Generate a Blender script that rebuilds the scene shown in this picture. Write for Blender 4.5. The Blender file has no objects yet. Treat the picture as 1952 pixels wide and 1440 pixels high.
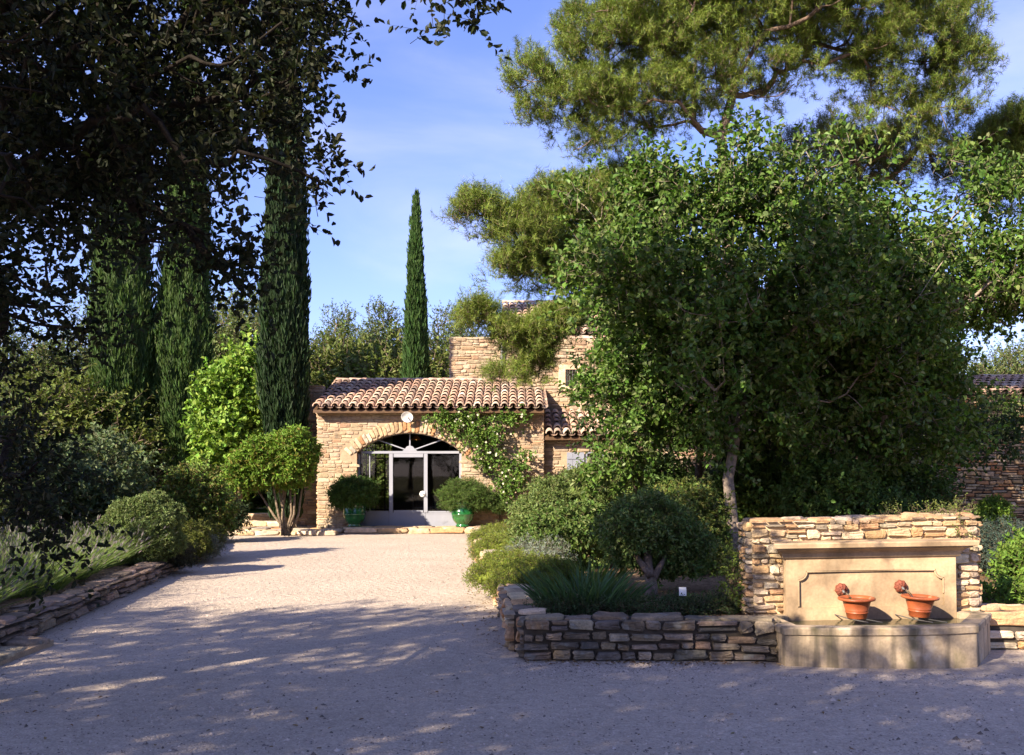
import bpy, math
import numpy as np
from math import radians as R, sin, cos, pi, sqrt, atan2

# ------------------------------------------------------------------ camera, sky, sun
S = bpy.context.scene
COL = S.collection
EYE, FP, HZ = 1.6, 1900.0, 900.0          # eye height, focal length and horizon row (for a 1952 px wide frame)
cam_d = bpy.data.cameras.new("camera"); cam = bpy.data.objects.new("camera", cam_d); COL.objects.link(cam)
cam.location = (0, 0, EYE); cam.rotation_euler = (R(90), 0, 0)
cam_d.sensor_width = 36; cam_d.lens = 36 * FP / 1952; cam_d.shift_y = (HZ - 720) / 1952
cam_d.clip_start = .05; cam_d.clip_end = 3000
S.camera = cam
SUN_EL, SUN_AZ = 30.0, 42.0               # elevation; travel direction measured from +Y towards +X
LH = np.array([sin(R(SUN_AZ)), cos(R(SUN_AZ))])      # horizontal travel direction of the light
LT = 1 / math.tan(R(SUN_EL))              # horizontal run per metre of fall
W = bpy.data.worlds.new("World"); S.world = W; W.use_nodes = True
nt = W.node_tree; nt.nodes.clear()
def wn(t, **k):
    n = nt.nodes.new(t)
    for a, v in k.items(): setattr(n, a, v)
    return n
sky = wn('ShaderNodeTexSky'); sky.sky_type = 'NISHITA'; sky.sun_disc = False
sky.sun_elevation = R(SUN_EL); sky.sun_rotation = R(SUN_AZ + 180); sky.altitude = 200
sky.air_density = 1.0; sky.dust_density = 0.6; sky.ozone_density = 2.2
tintn = wn('ShaderNodeMix', data_type='RGBA', blend_type='MULTIPLY'); tintn.inputs[0].default_value = 1
tintn.inputs[7].default_value = (.97, .92, 1.34, 1)
nt.links.new(sky.outputs[0], tintn.inputs[6])
tc = wn('ShaderNodeTexCoord'); mp = wn('ShaderNodeMapping'); mp.inputs['Scale'].default_value = (1.3, 1.3, 3.2); mp.inputs['Rotation'].default_value = (0, R(-35), 0); mp.inputs['Location'].default_value = (.62, 0, .05)
ns = wn('ShaderNodeTexNoise'); ns.inputs['Scale'].default_value = 2.1; ns.inputs['Detail'].default_value = 7; ns.inputs['Roughness'].default_value = .52; ns.inputs['Distortion'].default_value = .4
cr = wn('ShaderNodeMapRange'); cr.inputs[1].default_value = .42; cr.inputs[2].default_value = .78; cr.inputs[4].default_value = .3
cr.interpolation_type = 'SMOOTHSTEP'
nt.links.new(tc.outputs['Generated'], mp.inputs[0]); nt.links.new(mp.outputs[0], ns.inputs[0]); nt.links.new(ns.outputs[0], cr.inputs[0])
cm = wn('ShaderNodeMix', data_type='RGBA'); cm.inputs[7].default_value = (8.0, 7.4, 10.5, 1)
nt.links.new(cr.outputs[0], cm.inputs[0]); nt.links.new(tintn.outputs[2], cm.inputs[6])
bg = wn('ShaderNodeBackground'); bg.inputs[1].default_value = .069
wo = wn('ShaderNodeOutputWorld'); nt.links.new(cm.outputs[2], bg.inputs[0]); nt.links.new(bg.outputs[0], wo.inputs[0])
sd = bpy.data.lights.new("sun", 'SUN'); sd.energy = 5.0; sd.angle = R(.5); sd.color = (1, .85, .67)
so = bpy.data.objects.new("sun", sd); COL.objects.link(so)
from mathutils import Vector
LDIR = Vector((LH[0] * cos(R(SUN_EL)), LH[1] * cos(R(SUN_EL)), -sin(R(SUN_EL))))
so.rotation_euler = LDIR.to_track_quat('-Z', 'Y').to_euler(); so.location = (-12, -12, 14)
S.view_settings.view_transform = 'Standard'; S.view_settings.look = 'None'; S.view_settings.gamma = 1
S.view_settings.exposure = 1.62
S.cycles.max_bounces = 5; S.cycles.diffuse_bounces = 2; S.cycles.glossy_bounces = 2; S.cycles.transmission_bounces = 4
S.cycles.transparent_max_bounces = 6; S.cycles.caustics_reflective = False; S.cycles.caustics_refractive = False

# ------------------------------------------------------------------ helpers
def at(px, py, Y): return ((px - 976) / FP * Y, Y, EYE - (py - HZ) / FP * Y)
def unit(v): return v / np.maximum(np.linalg.norm(v, axis=-1, keepdims=True), 1e-9)
class MB:
    """collects pieces and links them as ONE mesh object; 'tint' is a per-vertex colour"""
    def __init__(s): s.v = []; s.l = []; s.s = []; s.t = []; s.m = []; s.n = 0
    def add(s, V, faces, tint=(1, 1, 1), mat=0):
        V = np.asarray(V, float).reshape(-1, 3)
        s.l.append(np.concatenate([np.asarray(f) for f in faces]) + s.n); s.s.append(np.array([len(f) for f in faces]))
        s.m.append(np.full(len(faces), mat)); s.v.append(V); t = np.asarray(tint, float)
        s.t.append(np.tile(t, (len(V), 1)) if t.ndim == 1 else t); s.n += len(V)
    def many(s, V, faces, tint, mat=0):
        """V: (M,k,3) copies of one topology, tint (M,3)"""
        M, k = V.shape[:2]
        if M == 0: return
        loop = np.concatenate([np.asarray(f) for f in faces]); sz = np.array([len(f) for f in faces])
        s.l.append((loop[None] + (np.arange(M) * k)[:, None] + s.n).ravel()); s.s.append(np.tile(sz, M))
        s.m.append(np.full(M * len(faces), mat)); s.v.append(V.reshape(-1, 3)); s.t.append(np.repeat(tint, k, axis=0)); s.n += M * k
    def box(s, x0, x1, y0, y1, z0, z1, tint=(1, 1, 1), mat=0):
        V = [(x, y, z) for z in (z0, z1) for y in (y0, y1) for x in (x0, x1)]
        s.add(V, [(0, 2, 3, 1), (4, 5, 7, 6), (0, 1, 5, 4), (2, 6, 7, 3), (0, 4, 6, 2), (1, 3, 7, 5)], tint, mat)
    def prism(s, poly, a, b, axis='y', tint=(1, 1, 1), mat=0):
        """2D outline extruded from a to b; axis y: poly=(x,z); z: poly=(x,y); x: poly=(y,z)"""
        n = len(poly)
        def P(p, w): return (p[0], w, p[1]) if axis == 'y' else ((p[0], p[1], w) if axis == 'z' else (w, p[0], p[1]))
        V = [P(p, a) for p in poly] + [P(p, b) for p in poly]
        F = [tuple(range(n)), tuple(range(2 * n - 1, n - 1, -1))] + [(i, (i + 1) % n + 0, (i + 1) % n + n, i + n)[::-1] for i in range(n)]
        s.add(V, F, tint, mat)
    def lathe(s, prof, c, seg=32, tint=(1, 1, 1), wob=None, mat=0):
        k = len(prof); V = []
        for i in range(seg):
            a = 2 * pi * i / seg
            for (r, z) in prof:
                rr = r * (1 + (wob(a, z) if wob else 0)); V.append((c[0] + rr * cos(a), c[1] + rr * sin(a), c[2] + z))
        F = [(i * k + j, ((i + 1) % seg) * k + j, ((i + 1) % seg) * k + j + 1, i * k + j + 1) for i in range(seg) for j in range(k - 1)]
        s.add(V, F, tint, mat)
    def tube(s, pts, rad, seg=6, tint=(1, 1, 1), caps=True, mat=0):
        P = np.asarray(pts, float); n = len(P); rad = np.broadcast_to(rad, (n,))
        T = unit(np.gradient(P, axis=0)); ref = np.array([0, 0, 1.]) if abs(T[0][2]) < .9 else np.array([1., 0, 0])
        U = unit(np.cross(T, ref)); Vv = np.cross(T, U); a = np.arange(seg) * 2 * pi / seg
        ring = P[:, None] + rad[:, None, None] * (U[:, None] * np.cos(a)[None, :, None] + Vv[:, None] * np.sin(a)[None, :, None])
        F = [(i * seg + j, i * seg + (j + 1) % seg, (i + 1) * seg + (j + 1) % seg, (i + 1) * seg + j) for i in range(n - 1) for j in range(seg)]
        if caps: F += [tuple(range(seg - 1, -1, -1)), tuple((n - 1) * seg + j for j in range(seg))]
        s.add(ring.reshape(-1, 3), F, tint, mat)
    def build(s, name, mat, parent=None, smooth=False):
        me = bpy.data.meshes.new(name)
        V = np.concatenate(s.v); L = np.concatenate(s.l).astype(np.int32); Z = np.concatenate(s.s).astype(np.int32); T = np.concatenate(s.t)
        me.vertices.add(len(V)); me.loops.add(len(L)); me.polygons.add(len(Z))
        me.vertices.foreach_set('co', V.astype(np.float32).ravel()); me.loops.foreach_set('vertex_index', L)
        st = np.zeros(len(Z), np.int32); st[1:] = np.cumsum(Z)[:-1]
        me.polygons.foreach_set('loop_start', st)
        me.polygons.foreach_set('material_index', np.concatenate(s.m).astype(np.int32))
        me.polygons.foreach_set('use_smooth', np.full(len(Z), smooth))
        a = me.attributes.new('tint', 'FLOAT_COLOR', 'POINT')
        a.data.foreach_set('color', np.concatenate([T, np.ones((len(T), 1))], 1).astype(np.float32).ravel())
        for m in (mat if isinstance(mat, (list, tuple)) else [mat]): me.materials.append(m)
        me.update(calc_edges=True); me.validate()
        o = bpy.data.objects.new(name, me); COL.objects.link(o)
        if parent: o.parent = parent; o.matrix_parent_inverse = parent.matrix_world.inverted() if False else o.matrix_parent_inverse
        return o
def tag(o, label=None, cat=None, group=None, kind=None):
    if label: o['label'] = label
    if cat: o['category'] = cat
    if group: o['group'] = group
    if kind: o['kind'] = kind
    return o
def thing(name, label, cat, group=None, loc=(0, 0, 0), rot=(0, 0, 0)):
    o = bpy.data.objects.new(name, None); COL.objects.link(o); o.location = loc; o.rotation_euler = rot
    o.empty_display_size = .2
    return tag(o, label, cat, group)
def copy_tree(o, parent=None):
    c = o.copy(); COL.objects.link(c); c.parent = parent
    for ch in list(o.children): copy_tree(ch, c)
    return c

# ------------------------------------------------------------------ materials
def mat(name, rough=.8, spec=.3, metal=0.0, base=None, noise=None, bump=None, tintattr=True, transl=0, extra=None, coat=0):
    """tint attribute (or base) x noise variation, optional bump; noise=(scale, amount[, detail]); bump=(scale, strength, distance)"""
    m = bpy.data.materials.new(name); m.use_nodes = True; t = m.node_tree; N = t.nodes; L = t.links
    p = N['Principled BSDF']; p.inputs['Roughness'].default_value = rough; p.inputs['Specular IOR Level'].default_value = spec; p.inputs['Metallic'].default_value = metal
    if coat: p.inputs['Coat Weight'].default_value = coat; p.inputs['Coat Roughness'].default_value = .12
    if base is not None:
        c = N.new('ShaderNodeRGB'); c.outputs[0].default_value = (*base, 1); col = c.outputs[0]
    else:
        a = N.new('ShaderNodeAttribute'); a.attribute_name = 'tint'; col = a.outputs['Color']
    tcn = N.new('ShaderNodeTexCoord'); co = tcn.outputs['Object']
    for nz in (noise or []):
        n = N.new('ShaderNodeTexNoise'); n.inputs['Scale'].default_value = nz[0]; n.inputs['Detail'].default_value = nz[2] if len(nz) > 2 else 4; L.new(co, n.inputs['Vector'])
        r = N.new('ShaderNodeMapRange'); r.inputs[1].default_value = .3; r.inputs[2].default_value = .7; r.inputs[3].default_value = 1 - nz[1]; r.inputs[4].default_value = 1 + nz[1]
        L.new(n.outputs[0], r.inputs[0]); x = N.new('ShaderNodeMix'); x.data_type = 'RGBA'; x.blend_type = 'MULTIPLY'; x.inputs[0].default_value = 1
        L.new(col, x.inputs[6]); L.new(r.outputs[0], x.inputs[7]); col = x.outputs[2]
    for (sc, lo, hi, c2, amt) in (extra or []):       # patches of another colour where a noise lies between lo and hi
        n = N.new('ShaderNodeTexNoise'); n.inputs['Scale'].default_value = sc if not isinstance(sc, tuple) else 1; n.inputs['Detail'].default_value = 6
        if isinstance(sc, tuple):
            mpn = N.new('ShaderNodeMapping'); mpn.inputs['Scale'].default_value = sc; L.new(co, mpn.inputs[0]); L.new(mpn.outputs[0], n.inputs['Vector'])
        else: L.new(co, n.inputs['Vector'])
        r = N.new('ShaderNodeMapRange'); r.inputs[1].default_value = lo; r.inputs[2].default_value = hi; r.inputs[4].default_value = amt; L.new(n.outputs[0], r.inputs[0])
        x = N.new('ShaderNodeMix'); x.data_type = 'RGBA'; L.new(r.outputs[0], x.inputs[0]); L.new(col, x.inputs[6]); x.inputs[7].default_value = (*c2, 1); col = x.outputs[2]
    L.new(col, p.inputs['Base Color'])
    if bump:
        hs = None
        for (sc, st, ds) in (bump if isinstance(bump, list) else [bump]):
            n = N.new('ShaderNodeTexNoise'); n.inputs['Scale'].default_value = sc; n.inputs['Detail'].default_value = 5; L.new(co, n.inputs['Vector'])
            b = N.new('ShaderNodeBump'); b.inputs['Strength'].default_value = st; b.inputs['Distance'].default_value = ds; L.new(n.outputs[0], b.inputs['Height'])
            if hs: L.new(hs, b.inputs['Normal'])
            hs = b.outputs[0]
        L.new(hs, p.inputs['Normal'])
    if transl:
        tr = N.new('ShaderNodeBsdfTranslucent'); g = N.new('ShaderNodeMix'); g.data_type = 'RGBA'; g.blend_type = 'MULTIPLY'; g.inputs[0].default_value = 1; g.inputs[7].default_value = (1.25, 1.35, .6, 1)
        L.new(col, g.inputs[6]); L.new(g.outputs[2], tr.inputs[0]); mx = N.new('ShaderNodeMixShader'); mx.inputs[0].default_value = transl
        L.new(p.outputs[0], mx.inputs[1]); L.new(tr.outputs[0], mx.inputs[2]); L.new(mx.outputs[0], N['Material Output'].inputs[0])
    return m
M = {}
M['leaf'] = mat('leaf', .58, .2, transl=.24)
M['gloss_leaf'] = mat('glossy_leaf', .36, .5, transl=.22)
M['needle'] = mat('pine_needle', .55, .3, transl=.2)
M['bark'] = mat('bark', .9, .15, noise=[(14, .4)], bump=(24, .9, .03))
M['stone'] = mat('rubble_stone', .9, .15, noise=[(9, .22), (60, .16)], bump=[(22, .7, .02), (90, .5, .006)], extra=[(5.5, .56, .7, (.13, .11, .09), .55)])
M['dark_stone'] = mat('weathered_stone', .92, .12, noise=[(7, .3), (50, .2)], bump=[(18, .8, .025), (80, .5, .008)], extra=[(4.5, .5, .64, (.07, .068, .06), .7), (9, .6, .7, (.30, .29, .25), .5)])
M['mortar'] = mat('mortar', .95, .1, base=(.34, .25, .165), noise=[(6, .2), (70, .2)], bump=(60, .6, .01))
M['dark_mortar'] = mat('earth_joint', .95, .1, base=(.06, .05, .04), noise=[(12, .3)])
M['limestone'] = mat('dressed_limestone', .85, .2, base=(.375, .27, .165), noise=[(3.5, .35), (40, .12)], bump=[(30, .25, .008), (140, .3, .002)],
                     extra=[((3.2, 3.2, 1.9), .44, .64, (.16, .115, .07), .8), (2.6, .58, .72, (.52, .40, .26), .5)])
M['basin_stone'] = mat('mossy_basin_stone', .85, .2, base=(.40, .31, .205), noise=[(4, .25), (45, .14)], bump=[(25, .4, .01), (120, .3, .003)],
                       extra=[((9, 9, .9), .46, .66, (.10, .085, .06), .85), ((5, 5, 2.2), .54, .7, (.13, .12, .045), .7), (7, .6, .7, (.5, .44, .36), .45)])
M['terracotta'] = mat('terracotta', .42, .4, base=(.31, .080, .028), noise=[(9, .2)], bump=(60, .15, .004), extra=[((14, 14, 3), .6, .75, (.62, .34, .22), .45)])
M['tile'] = mat('clay_roof_tile', .85, .2, noise=[(16, .25), (70, .15)], bump=(50, .4, .01), extra=[(8, .62, .75, (.10, .085, .06), .5)])
M['paint'] = mat('pale_grey_metal_paint', .5, .3, base=(.25, .262, .30), noise=[(3, .06)])
M['shutter'] = mat('grey_blue_shutter_paint', .6, .3, base=(.20, .215, .26), noise=[(5, .08)])
M['glaze'] = mat('green_glaze', .16, .6, base=(.012, .10, .022), noise=[(7, .35)], coat=.7, extra=[(11, .6, .7, (.05, .17, .05), .6)])
M['dark'] = mat('dark_interior', .9, .1, base=(.035, .028, .022), noise=[(3, .3)])  # near-black colour stands in for the gloom of the unlit rooms
M['wood'] = mat('dark_wood', .6, .3, base=(.09, .05, .025), noise=[(9, .25)])
M['rust'] = mat('rusty_iron', .7, .3, base=(.16, .045, .025), noise=[(40, .4)], bump=(60, .8, .01))
M['white'] = mat('white_enamel', .3, .5, base=(.75, .75, .73))
M['steel'] = mat('dull_zinc', .55, .3, .4, base=(.13, .13, .125))
M['flower'] = mat('petal', .6, .2, transl=.3)
M['brick'] = M['stone']
def glassy(name, tr, rough=.02, col=(1, 1, 1)):
    m = bpy.data.materials.new(name); m.use_nodes = True; t = m.node_tree; N = t.nodes; L = t.links
    N.remove(N['Principled BSDF']); a = N.new('ShaderNodeBsdfTransparent'); a.inputs[0].default_value = (*col, 1); g = N.new('ShaderNodeBsdfGlossy'); g.inputs['Roughness'].default_value = rough
    f = N.new('ShaderNodeFresnel'); f.inputs[0].default_value = 1.38; ad = N.new('ShaderNodeMath'); ad.operation = 'ADD'; ad.inputs[1].default_value = tr; L.new(f.outputs[0], ad.inputs[0])
    x = N.new('ShaderNodeMixShader'); L.new(ad.outputs[0], x.inputs[0]); L.new(a.outputs[0], x.inputs[1]); L.new(g.outputs[0], x.inputs[2]); L.new(x.outputs[0], N['Material Output'].inputs[0])
    return m
M['glass'] = glassy('window_glass', .0, col=(.8, .84, .82))
M['jet'] = glassy('falling_water', .25, .08)
M['water'] = mat('still_water', .06, .6, base=(.035, .04, .018), noise=[(6, .3)], bump=(14, .25, .01))
def ground_mat(name, c1, c2, peb, pscale, bumpd, speck=None):
    m = bpy.data.materials.new(name); m.use_nodes = True; t = m.node_tree; N = t.nodes; L = t.links; p = N['Principled BSDF']
    p.inputs['Roughness'].default_value = .95; p.inputs['Specular IOR Level'].default_value = .1
    co = N.new('ShaderNodeTexCoord').outputs['Object']
    n = N.new('ShaderNodeTexNoise'); n.inputs['Scale'].default_value = .7; n.inputs['Detail'].default_value = 8; n.inputs['Roughness'].default_value = .65; L.new(co, n.inputs[0])
    x = N.new('ShaderNodeMix'); x.data_type = 'RGBA'; x.inputs[6].default_value = (*c1, 1); x.inputs[7].default_value = (*c2, 1)
    r = N.new('ShaderNodeMapRange'); r.inputs[1].default_value = .35; r.inputs[2].default_value = .68; L.new(n.outputs[0], r.inputs[0]); L.new(r.outputs[0], x.inputs[0])
    v = N.new('ShaderNodeTexVoronoi'); v.inputs['Scale'].default_value = pscale; L.new(co, v.inputs['Vector'])
    sp = N.new('ShaderNodeSeparateColor'); L.new(v.outputs['Color'], sp.inputs[0])
    r2 = N.new('ShaderNodeMapRange'); r2.inputs[3].default_value = 1 - peb; r2.inputs[4].default_value = 1 + peb; L.new(sp.outputs[0], r2.inputs[0])
    x2 = N.new('ShaderNodeMix'); x2.data_type = 'RGBA'; x2.blend_type = 'MULTIPLY'; x2.inputs[0].default_value = 1; L.new(x.outputs[2], x2.inputs[6]); L.new(r2.outputs[0], x2.inputs[7])
    n3 = N.new('ShaderNodeTexNoise'); n3.inputs['Scale'].default_value = 11; n3.inputs['Detail'].default_value = 6; L.new(co, n3.inputs[0])
    r3 = N.new('ShaderNodeMapRange'); r3.inputs[1].default_value = .3; r3.inputs[2].default_value = .7; r3.inputs[3].default_value = .9; r3.inputs[4].default_value = 1.08; L.new(n3.outputs[0], r3.inputs[0])
    x3 = N.new('ShaderNodeMix'); x3.data_type = 'RGBA'; x3.blend_type = 'MULTIPLY'; x3.inputs[0].default_value = 1; L.new(x2.outputs[2], x3.inputs[6]); L.new(r3.outputs[0], x3.inputs[7])
    L.new(x3.outputs[2], p.inputs['Base Color'])
    b = N.new('ShaderNodeBump'); b.inputs['Strength'].default_value = .9; b.inputs['Distance'].default_value = bumpd; L.new(v.outputs['Distance'], b.inputs['Height'])
    b.invert = True
    b2 = N.new('ShaderNodeBump'); b2.inputs['Strength'].default_value = .6; b2.inputs['Distance'].default_value = .05; L.new(n3.outputs[0], b2.inputs['Height']); L.new(b.outputs[0], b2.inputs['Normal'])
    L.new(b2.outputs[0], p.inputs['Normal']); return m
M['gravel'] = ground_mat('pale_gravel', (.405, .34, .27), (.485, .405, .325), .17, 75, .008)
M['soil'] = ground_mat('dry_soil', (.16, .10, .055), (.27, .19, .11), .35, 30, .03)
M['land'] = ground_mat('dry_grassland', (.10, .10, .04), (.2, .16, .08), .4, 4, .05)
M['lawn'] = ground_mat('lawn_green', (.07, .16, .02), (.10, .20, .03), .3, 40, .03)

# ------------------------------------------------------------------ plants
def rvec(rng, n): return unit(rng.normal(size=(n, 3)))
def leaves(mb, C, A, Nn, Ln, Wd, tint, kind='oval'):
    A = unit(A); B = unit(np.cross(Nn, A)); Nn = np.cross(A, B); L = Ln[:, None]; Wd = Wd[:, None]
    if kind == 'oval':
        f = .22
        V = np.stack([C, C + .33 * L * A + .5 * Wd * B + f * Wd * Nn, C + .75 * L * A + .4 * Wd * B + f * Wd * Nn - .05 * L * Nn, C + L * A - .16 * L * Nn,
                      C + .75 * L * A - .4 * Wd * B + f * Wd * Nn - .05 * L * Nn, C + .33 * L * A - .5 * Wd * B + f * Wd * Nn], 1)
        mb.many(V, [(0, 3, 2, 1), (0, 5, 4, 3)], tint)
    elif kind == 'diamond':
        V = np.stack([C, C + .5 * L * A + .5 * Wd * B + .15 * Wd * Nn, C + L * A - .1 * L * Nn, C + .5 * L * A - .5 * Wd * B + .15 * Wd * Nn], 1)
        mb.many(V, [(0, 2, 1), (0, 3, 2)], tint)
    else:
        V = np.stack([C - .5 * Wd * B, C + .5 * Wd * B, C + L * A], 1)
        mb.many(V, [(0, 1, 2)], tint)
def vary(rng, base, n, amt=.25, hue=.12):
    b = np.asarray(base, float)
    if b.ndim == 1: b = b[None]
    b = b[rng.integers(0, len(b), n)]
    return b * (1 + rng.uniform(-amt, amt, (n, 1))) * (1 + rng.uniform(-hue, hue, (n, 3)))
def foliage(mb, st, rng, C, O, K, m, sl, lf, tint, kind='oval', up=.3, scatter=.12, open_=1.0, srad=.003, stint=(.1, .08, .05), stsides=3, tvar=.25, spur=.25):
    """C,O clump centres and outward directions; K shoots each of length ~sl with m leaves; lf=(length,width)"""
    n = len(C)
    if n == 0: return
    c = np.repeat(C, K, 0) + rng.normal(size=(n * K, 3)) * scatter
    o = np.repeat(O, K, 0); d = unit(o * .8 + rvec(rng, n * K) * .9 + np.array([0, 0, up]))
    ln = sl * rng.uniform(.55, 1.25, n * K)
    clt = np.repeat(rng.uniform(.8, 1.2, (n, 1)), K, 0)
    N = n * K
    if st is not None:
        U = unit(np.cross(d, rvec(rng, N))); V2 = np.cross(d, U)
        r = srad
        V = np.stack([c + r * U, c - .5 * r * U + .87 * r * V2, c - .5 * r * U - .87 * r * V2, c + d * ln[:, None] * .95], 1)
        st.many(V, [(0, 1, 3), (1, 2, 3), (2, 0, 3)], np.tile(np.array(stint), (N, 1)))
    i = np.repeat(np.arange(N), m); t = np.tile(np.linspace(spur, 1, m), N) + rng.uniform(-.06, .06, N * m)
    P = c[i] + d[i] * (ln[i] * t)[:, None]
    side = rvec(rng, N * m); side = unit(side - d[i] * np.sum(side * d[i], 1, keepdims=True))
    A = unit(d[i] * rng.uniform(.4, 1.0, (N * m, 1)) + side * open_)
    Nn = unit(rvec(rng, N * m) * .7 + np.array([0, 0, 1]) * .6 + d[i] * .3)
    Ln = lf[0] * rng.uniform(.65, 1.2, N * m); Wd = lf[1] * rng.uniform(.75, 1.2, N * m)
    leaves(mb, P, A, Nn, Ln, Wd, vary(rng, tint, N * m, tvar) * clt[i], kind)
def blobs_sample(rng, blobs, n, lo=.6, mask=None, flat=0, bunch=0):
    """points spread through a union of ellipsoids (cx,cy,cz,rx,ry,rz[,weight]), thicker towards the outside"""
    B = np.array([b[:6] for b in blobs], float); w = np.array([(b[6] if len(b) > 6 else 1) * (b[3] * b[4] * b[5]) ** .66 for b in blobs]); w = w / w.sum()
    Cs, Os = [], []; got = 0; tries = 0
    while got < n and tries < 60:
        tries += 1; k = n
        i = rng.choice(len(B), k, p=w); u = rvec(rng, k); r = rng.uniform(lo ** 3, 1, k) ** (1 / 3.)
        wob = 1 + .16 * np.sin(u[:, 0] * 5 + i) * np.cos(u[:, 2] * 6 + 2 * i) + .1 * np.sin(u[:, 1] * 9 + i)
        P = B[i, :3] + u * (r * wob)[:, None] * B[i, 3:6]
        inside = np.zeros(k, bool)
        for j in range(len(B)):
            q = np.linalg.norm((P - B[j, :3]) / B[j, 3:6], axis=1); inside |= (q < lo * .8) & (i != j)
        ok = ~inside
        if flat: ok &= (u[:, 2] > -.15) | (rng.random(k) > flat)
        if mask is not None: ok &= mask(P)
        Cs.append(P[ok]); Os.append(unit(u / B[i, 3:6])[ok]); got += ok.sum()
    C, O = np.concatenate(Cs)[:n], np.concatenate(Os)[:n]
    if bunch:                                   # gather the clumps into sprays with hollows between them
        k = max(1, len(C) // bunch); j = rng.integers(0, k, len(C)); C = C[j] + rng.normal(size=C.shape) * np.array([.2, .2, .13]); O = unit(O[j] + rng.normal(size=O.shape) * .4)
        if mask is not None: ok = mask(C); C, O = C[ok], O[ok]
    return C, O
def limbs(mb, rng, trunk, r0, C, tint=(.12, .09, .06), rmin=.006, power=.5, jit=.12, sides=6, bias=.35):
    """trunk polyline (base first); every clump is reached by a branch that leaves the nearest wood below it"""
    T = np.asarray(trunk, float); tr = np.linspace(1, .55, len(T))
    nodes = [t for t in T]; par = [-1] + list(range(len(T) - 1)); path = [0.]
    for k in range(1, len(T)): path.append(path[-1] + np.linalg.norm(T[k] - T[k - 1]))
    base = len(T) // 2; root = T[-1]; order = np.argsort(np.linalg.norm(C - root, axis=1)); chains = []
    for ci in order:
        p = C[ci]; A = np.array(nodes[base:]); pl = np.array(path[base:]); dist = np.linalg.norm(A - p, axis=1)
        j = int(np.argmin(dist + bias * pl)) + base
        q = nodes[j]; L = np.linalg.norm(p - q)
        if L < .02: continue
        steps = 3; prev = j; seq = [j]
        sag = rng.normal(size=3) * jit * L; sag[2] -= .08 * L
        for s_ in range(1, steps + 1):
            t = s_ / steps; x = q + (p - q) * t + sag * sin(pi * t) * (.9 if s_ < steps else 0)
            nodes.append(x); par.append(prev); path.append(path[prev] + L / steps); prev = len(nodes) - 1; seq.append(prev)
        chains.append(seq)
    n = len(nodes); cnt = np.zeros(n)
    for seq in chains: cnt[seq[-1]] += 1
    for k in range(n - 1, 0, -1): cnt[par[k]] += cnt[k]
    tot = max(cnt[0], 1); rad = np.maximum(r0 * .8 * (cnt / tot) ** power, rmin)
    for k in range(len(T)): rad[k] = r0 * tr[k]
    rad[0] = r0 * 1.35
    tt = np.asarray(tint)
    mb.tube(T, rad[:len(T)], 10, tt * rng.uniform(.9, 1.1))
    for seq in chains:
        r = rad[seq].copy(); r[0] = min(r[0], r[1] * 1.25)
        mb.tube([nodes[k] for k in seq], r, sides if r[0] > .02 else 4, tt * rng.uniform(.8, 1.2), caps=False)
def lump(mb, c, r, tint, rng, seg=20, rings=12, wob=.12):
    """solid core added inside a shrub to block light and view through it"""
    V = []; ph = rng.uniform(0, 6, 4)
    for j in range(rings + 1):
        th = pi * j / rings
        for i in range(seg):
            a = 2 * pi * i / seg; w = 1 + wob * sin(3 * a + ph[0] + 2 * th) + wob * .7 * sin(5 * a - ph[1]) * sin(4 * th + ph[2])
            V.append((c[0] + r[0] * w * sin(th) * cos(a), c[1] + r[1] * w * sin(th) * sin(a), c[2] + r[2] * w * cos(th)))
    F = [(j * seg + i, j * seg + (i + 1) % seg, (j + 1) * seg + (i + 1) % seg, (j + 1) * seg + i) for j in range(rings) for i in range(seg)]
    mb.add(V, F, tint)
def blades(mb, rng, B, D, L, Wd, tint, bend=.35, seg=3):
    """curved grass-like blades from base points B along D, drooping by bend"""
    n = len(B); side = unit(np.cross(D, rvec(rng, n))); hd = D.copy(); hd[:, 2] = 0; hd = unit(hd + rng.normal(size=(n, 3)) * [.05, .05, 0])
    rows = []
    for k in range(seg):
        t = k / seg; w = Wd * (1 - .75 * t * t)
        c = B + D * (L * t)[:, None] + hd * (L * bend * t * t)[:, None] - np.array([0, 0, 1.]) * (L * bend * .6 * t * t)[:, None]
        rows += [c - side * w[:, None] / 2, c + side * w[:, None] / 2]
    c = B + D * L[:, None] + hd * (L * bend)[:, None] - np.array([0, 0, 1.]) * (L * bend * .6)[:, None]; rows.append(c)
    V = np.stack(rows, 1); F = [(2 * k, 2 * k + 1, 2 * k + 3, 2 * k + 2) for k in range(seg - 1)] + [(2 * seg - 2, 2 * seg - 1, 2 * seg)]
    mb.many(V, F, tint); return c

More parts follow.
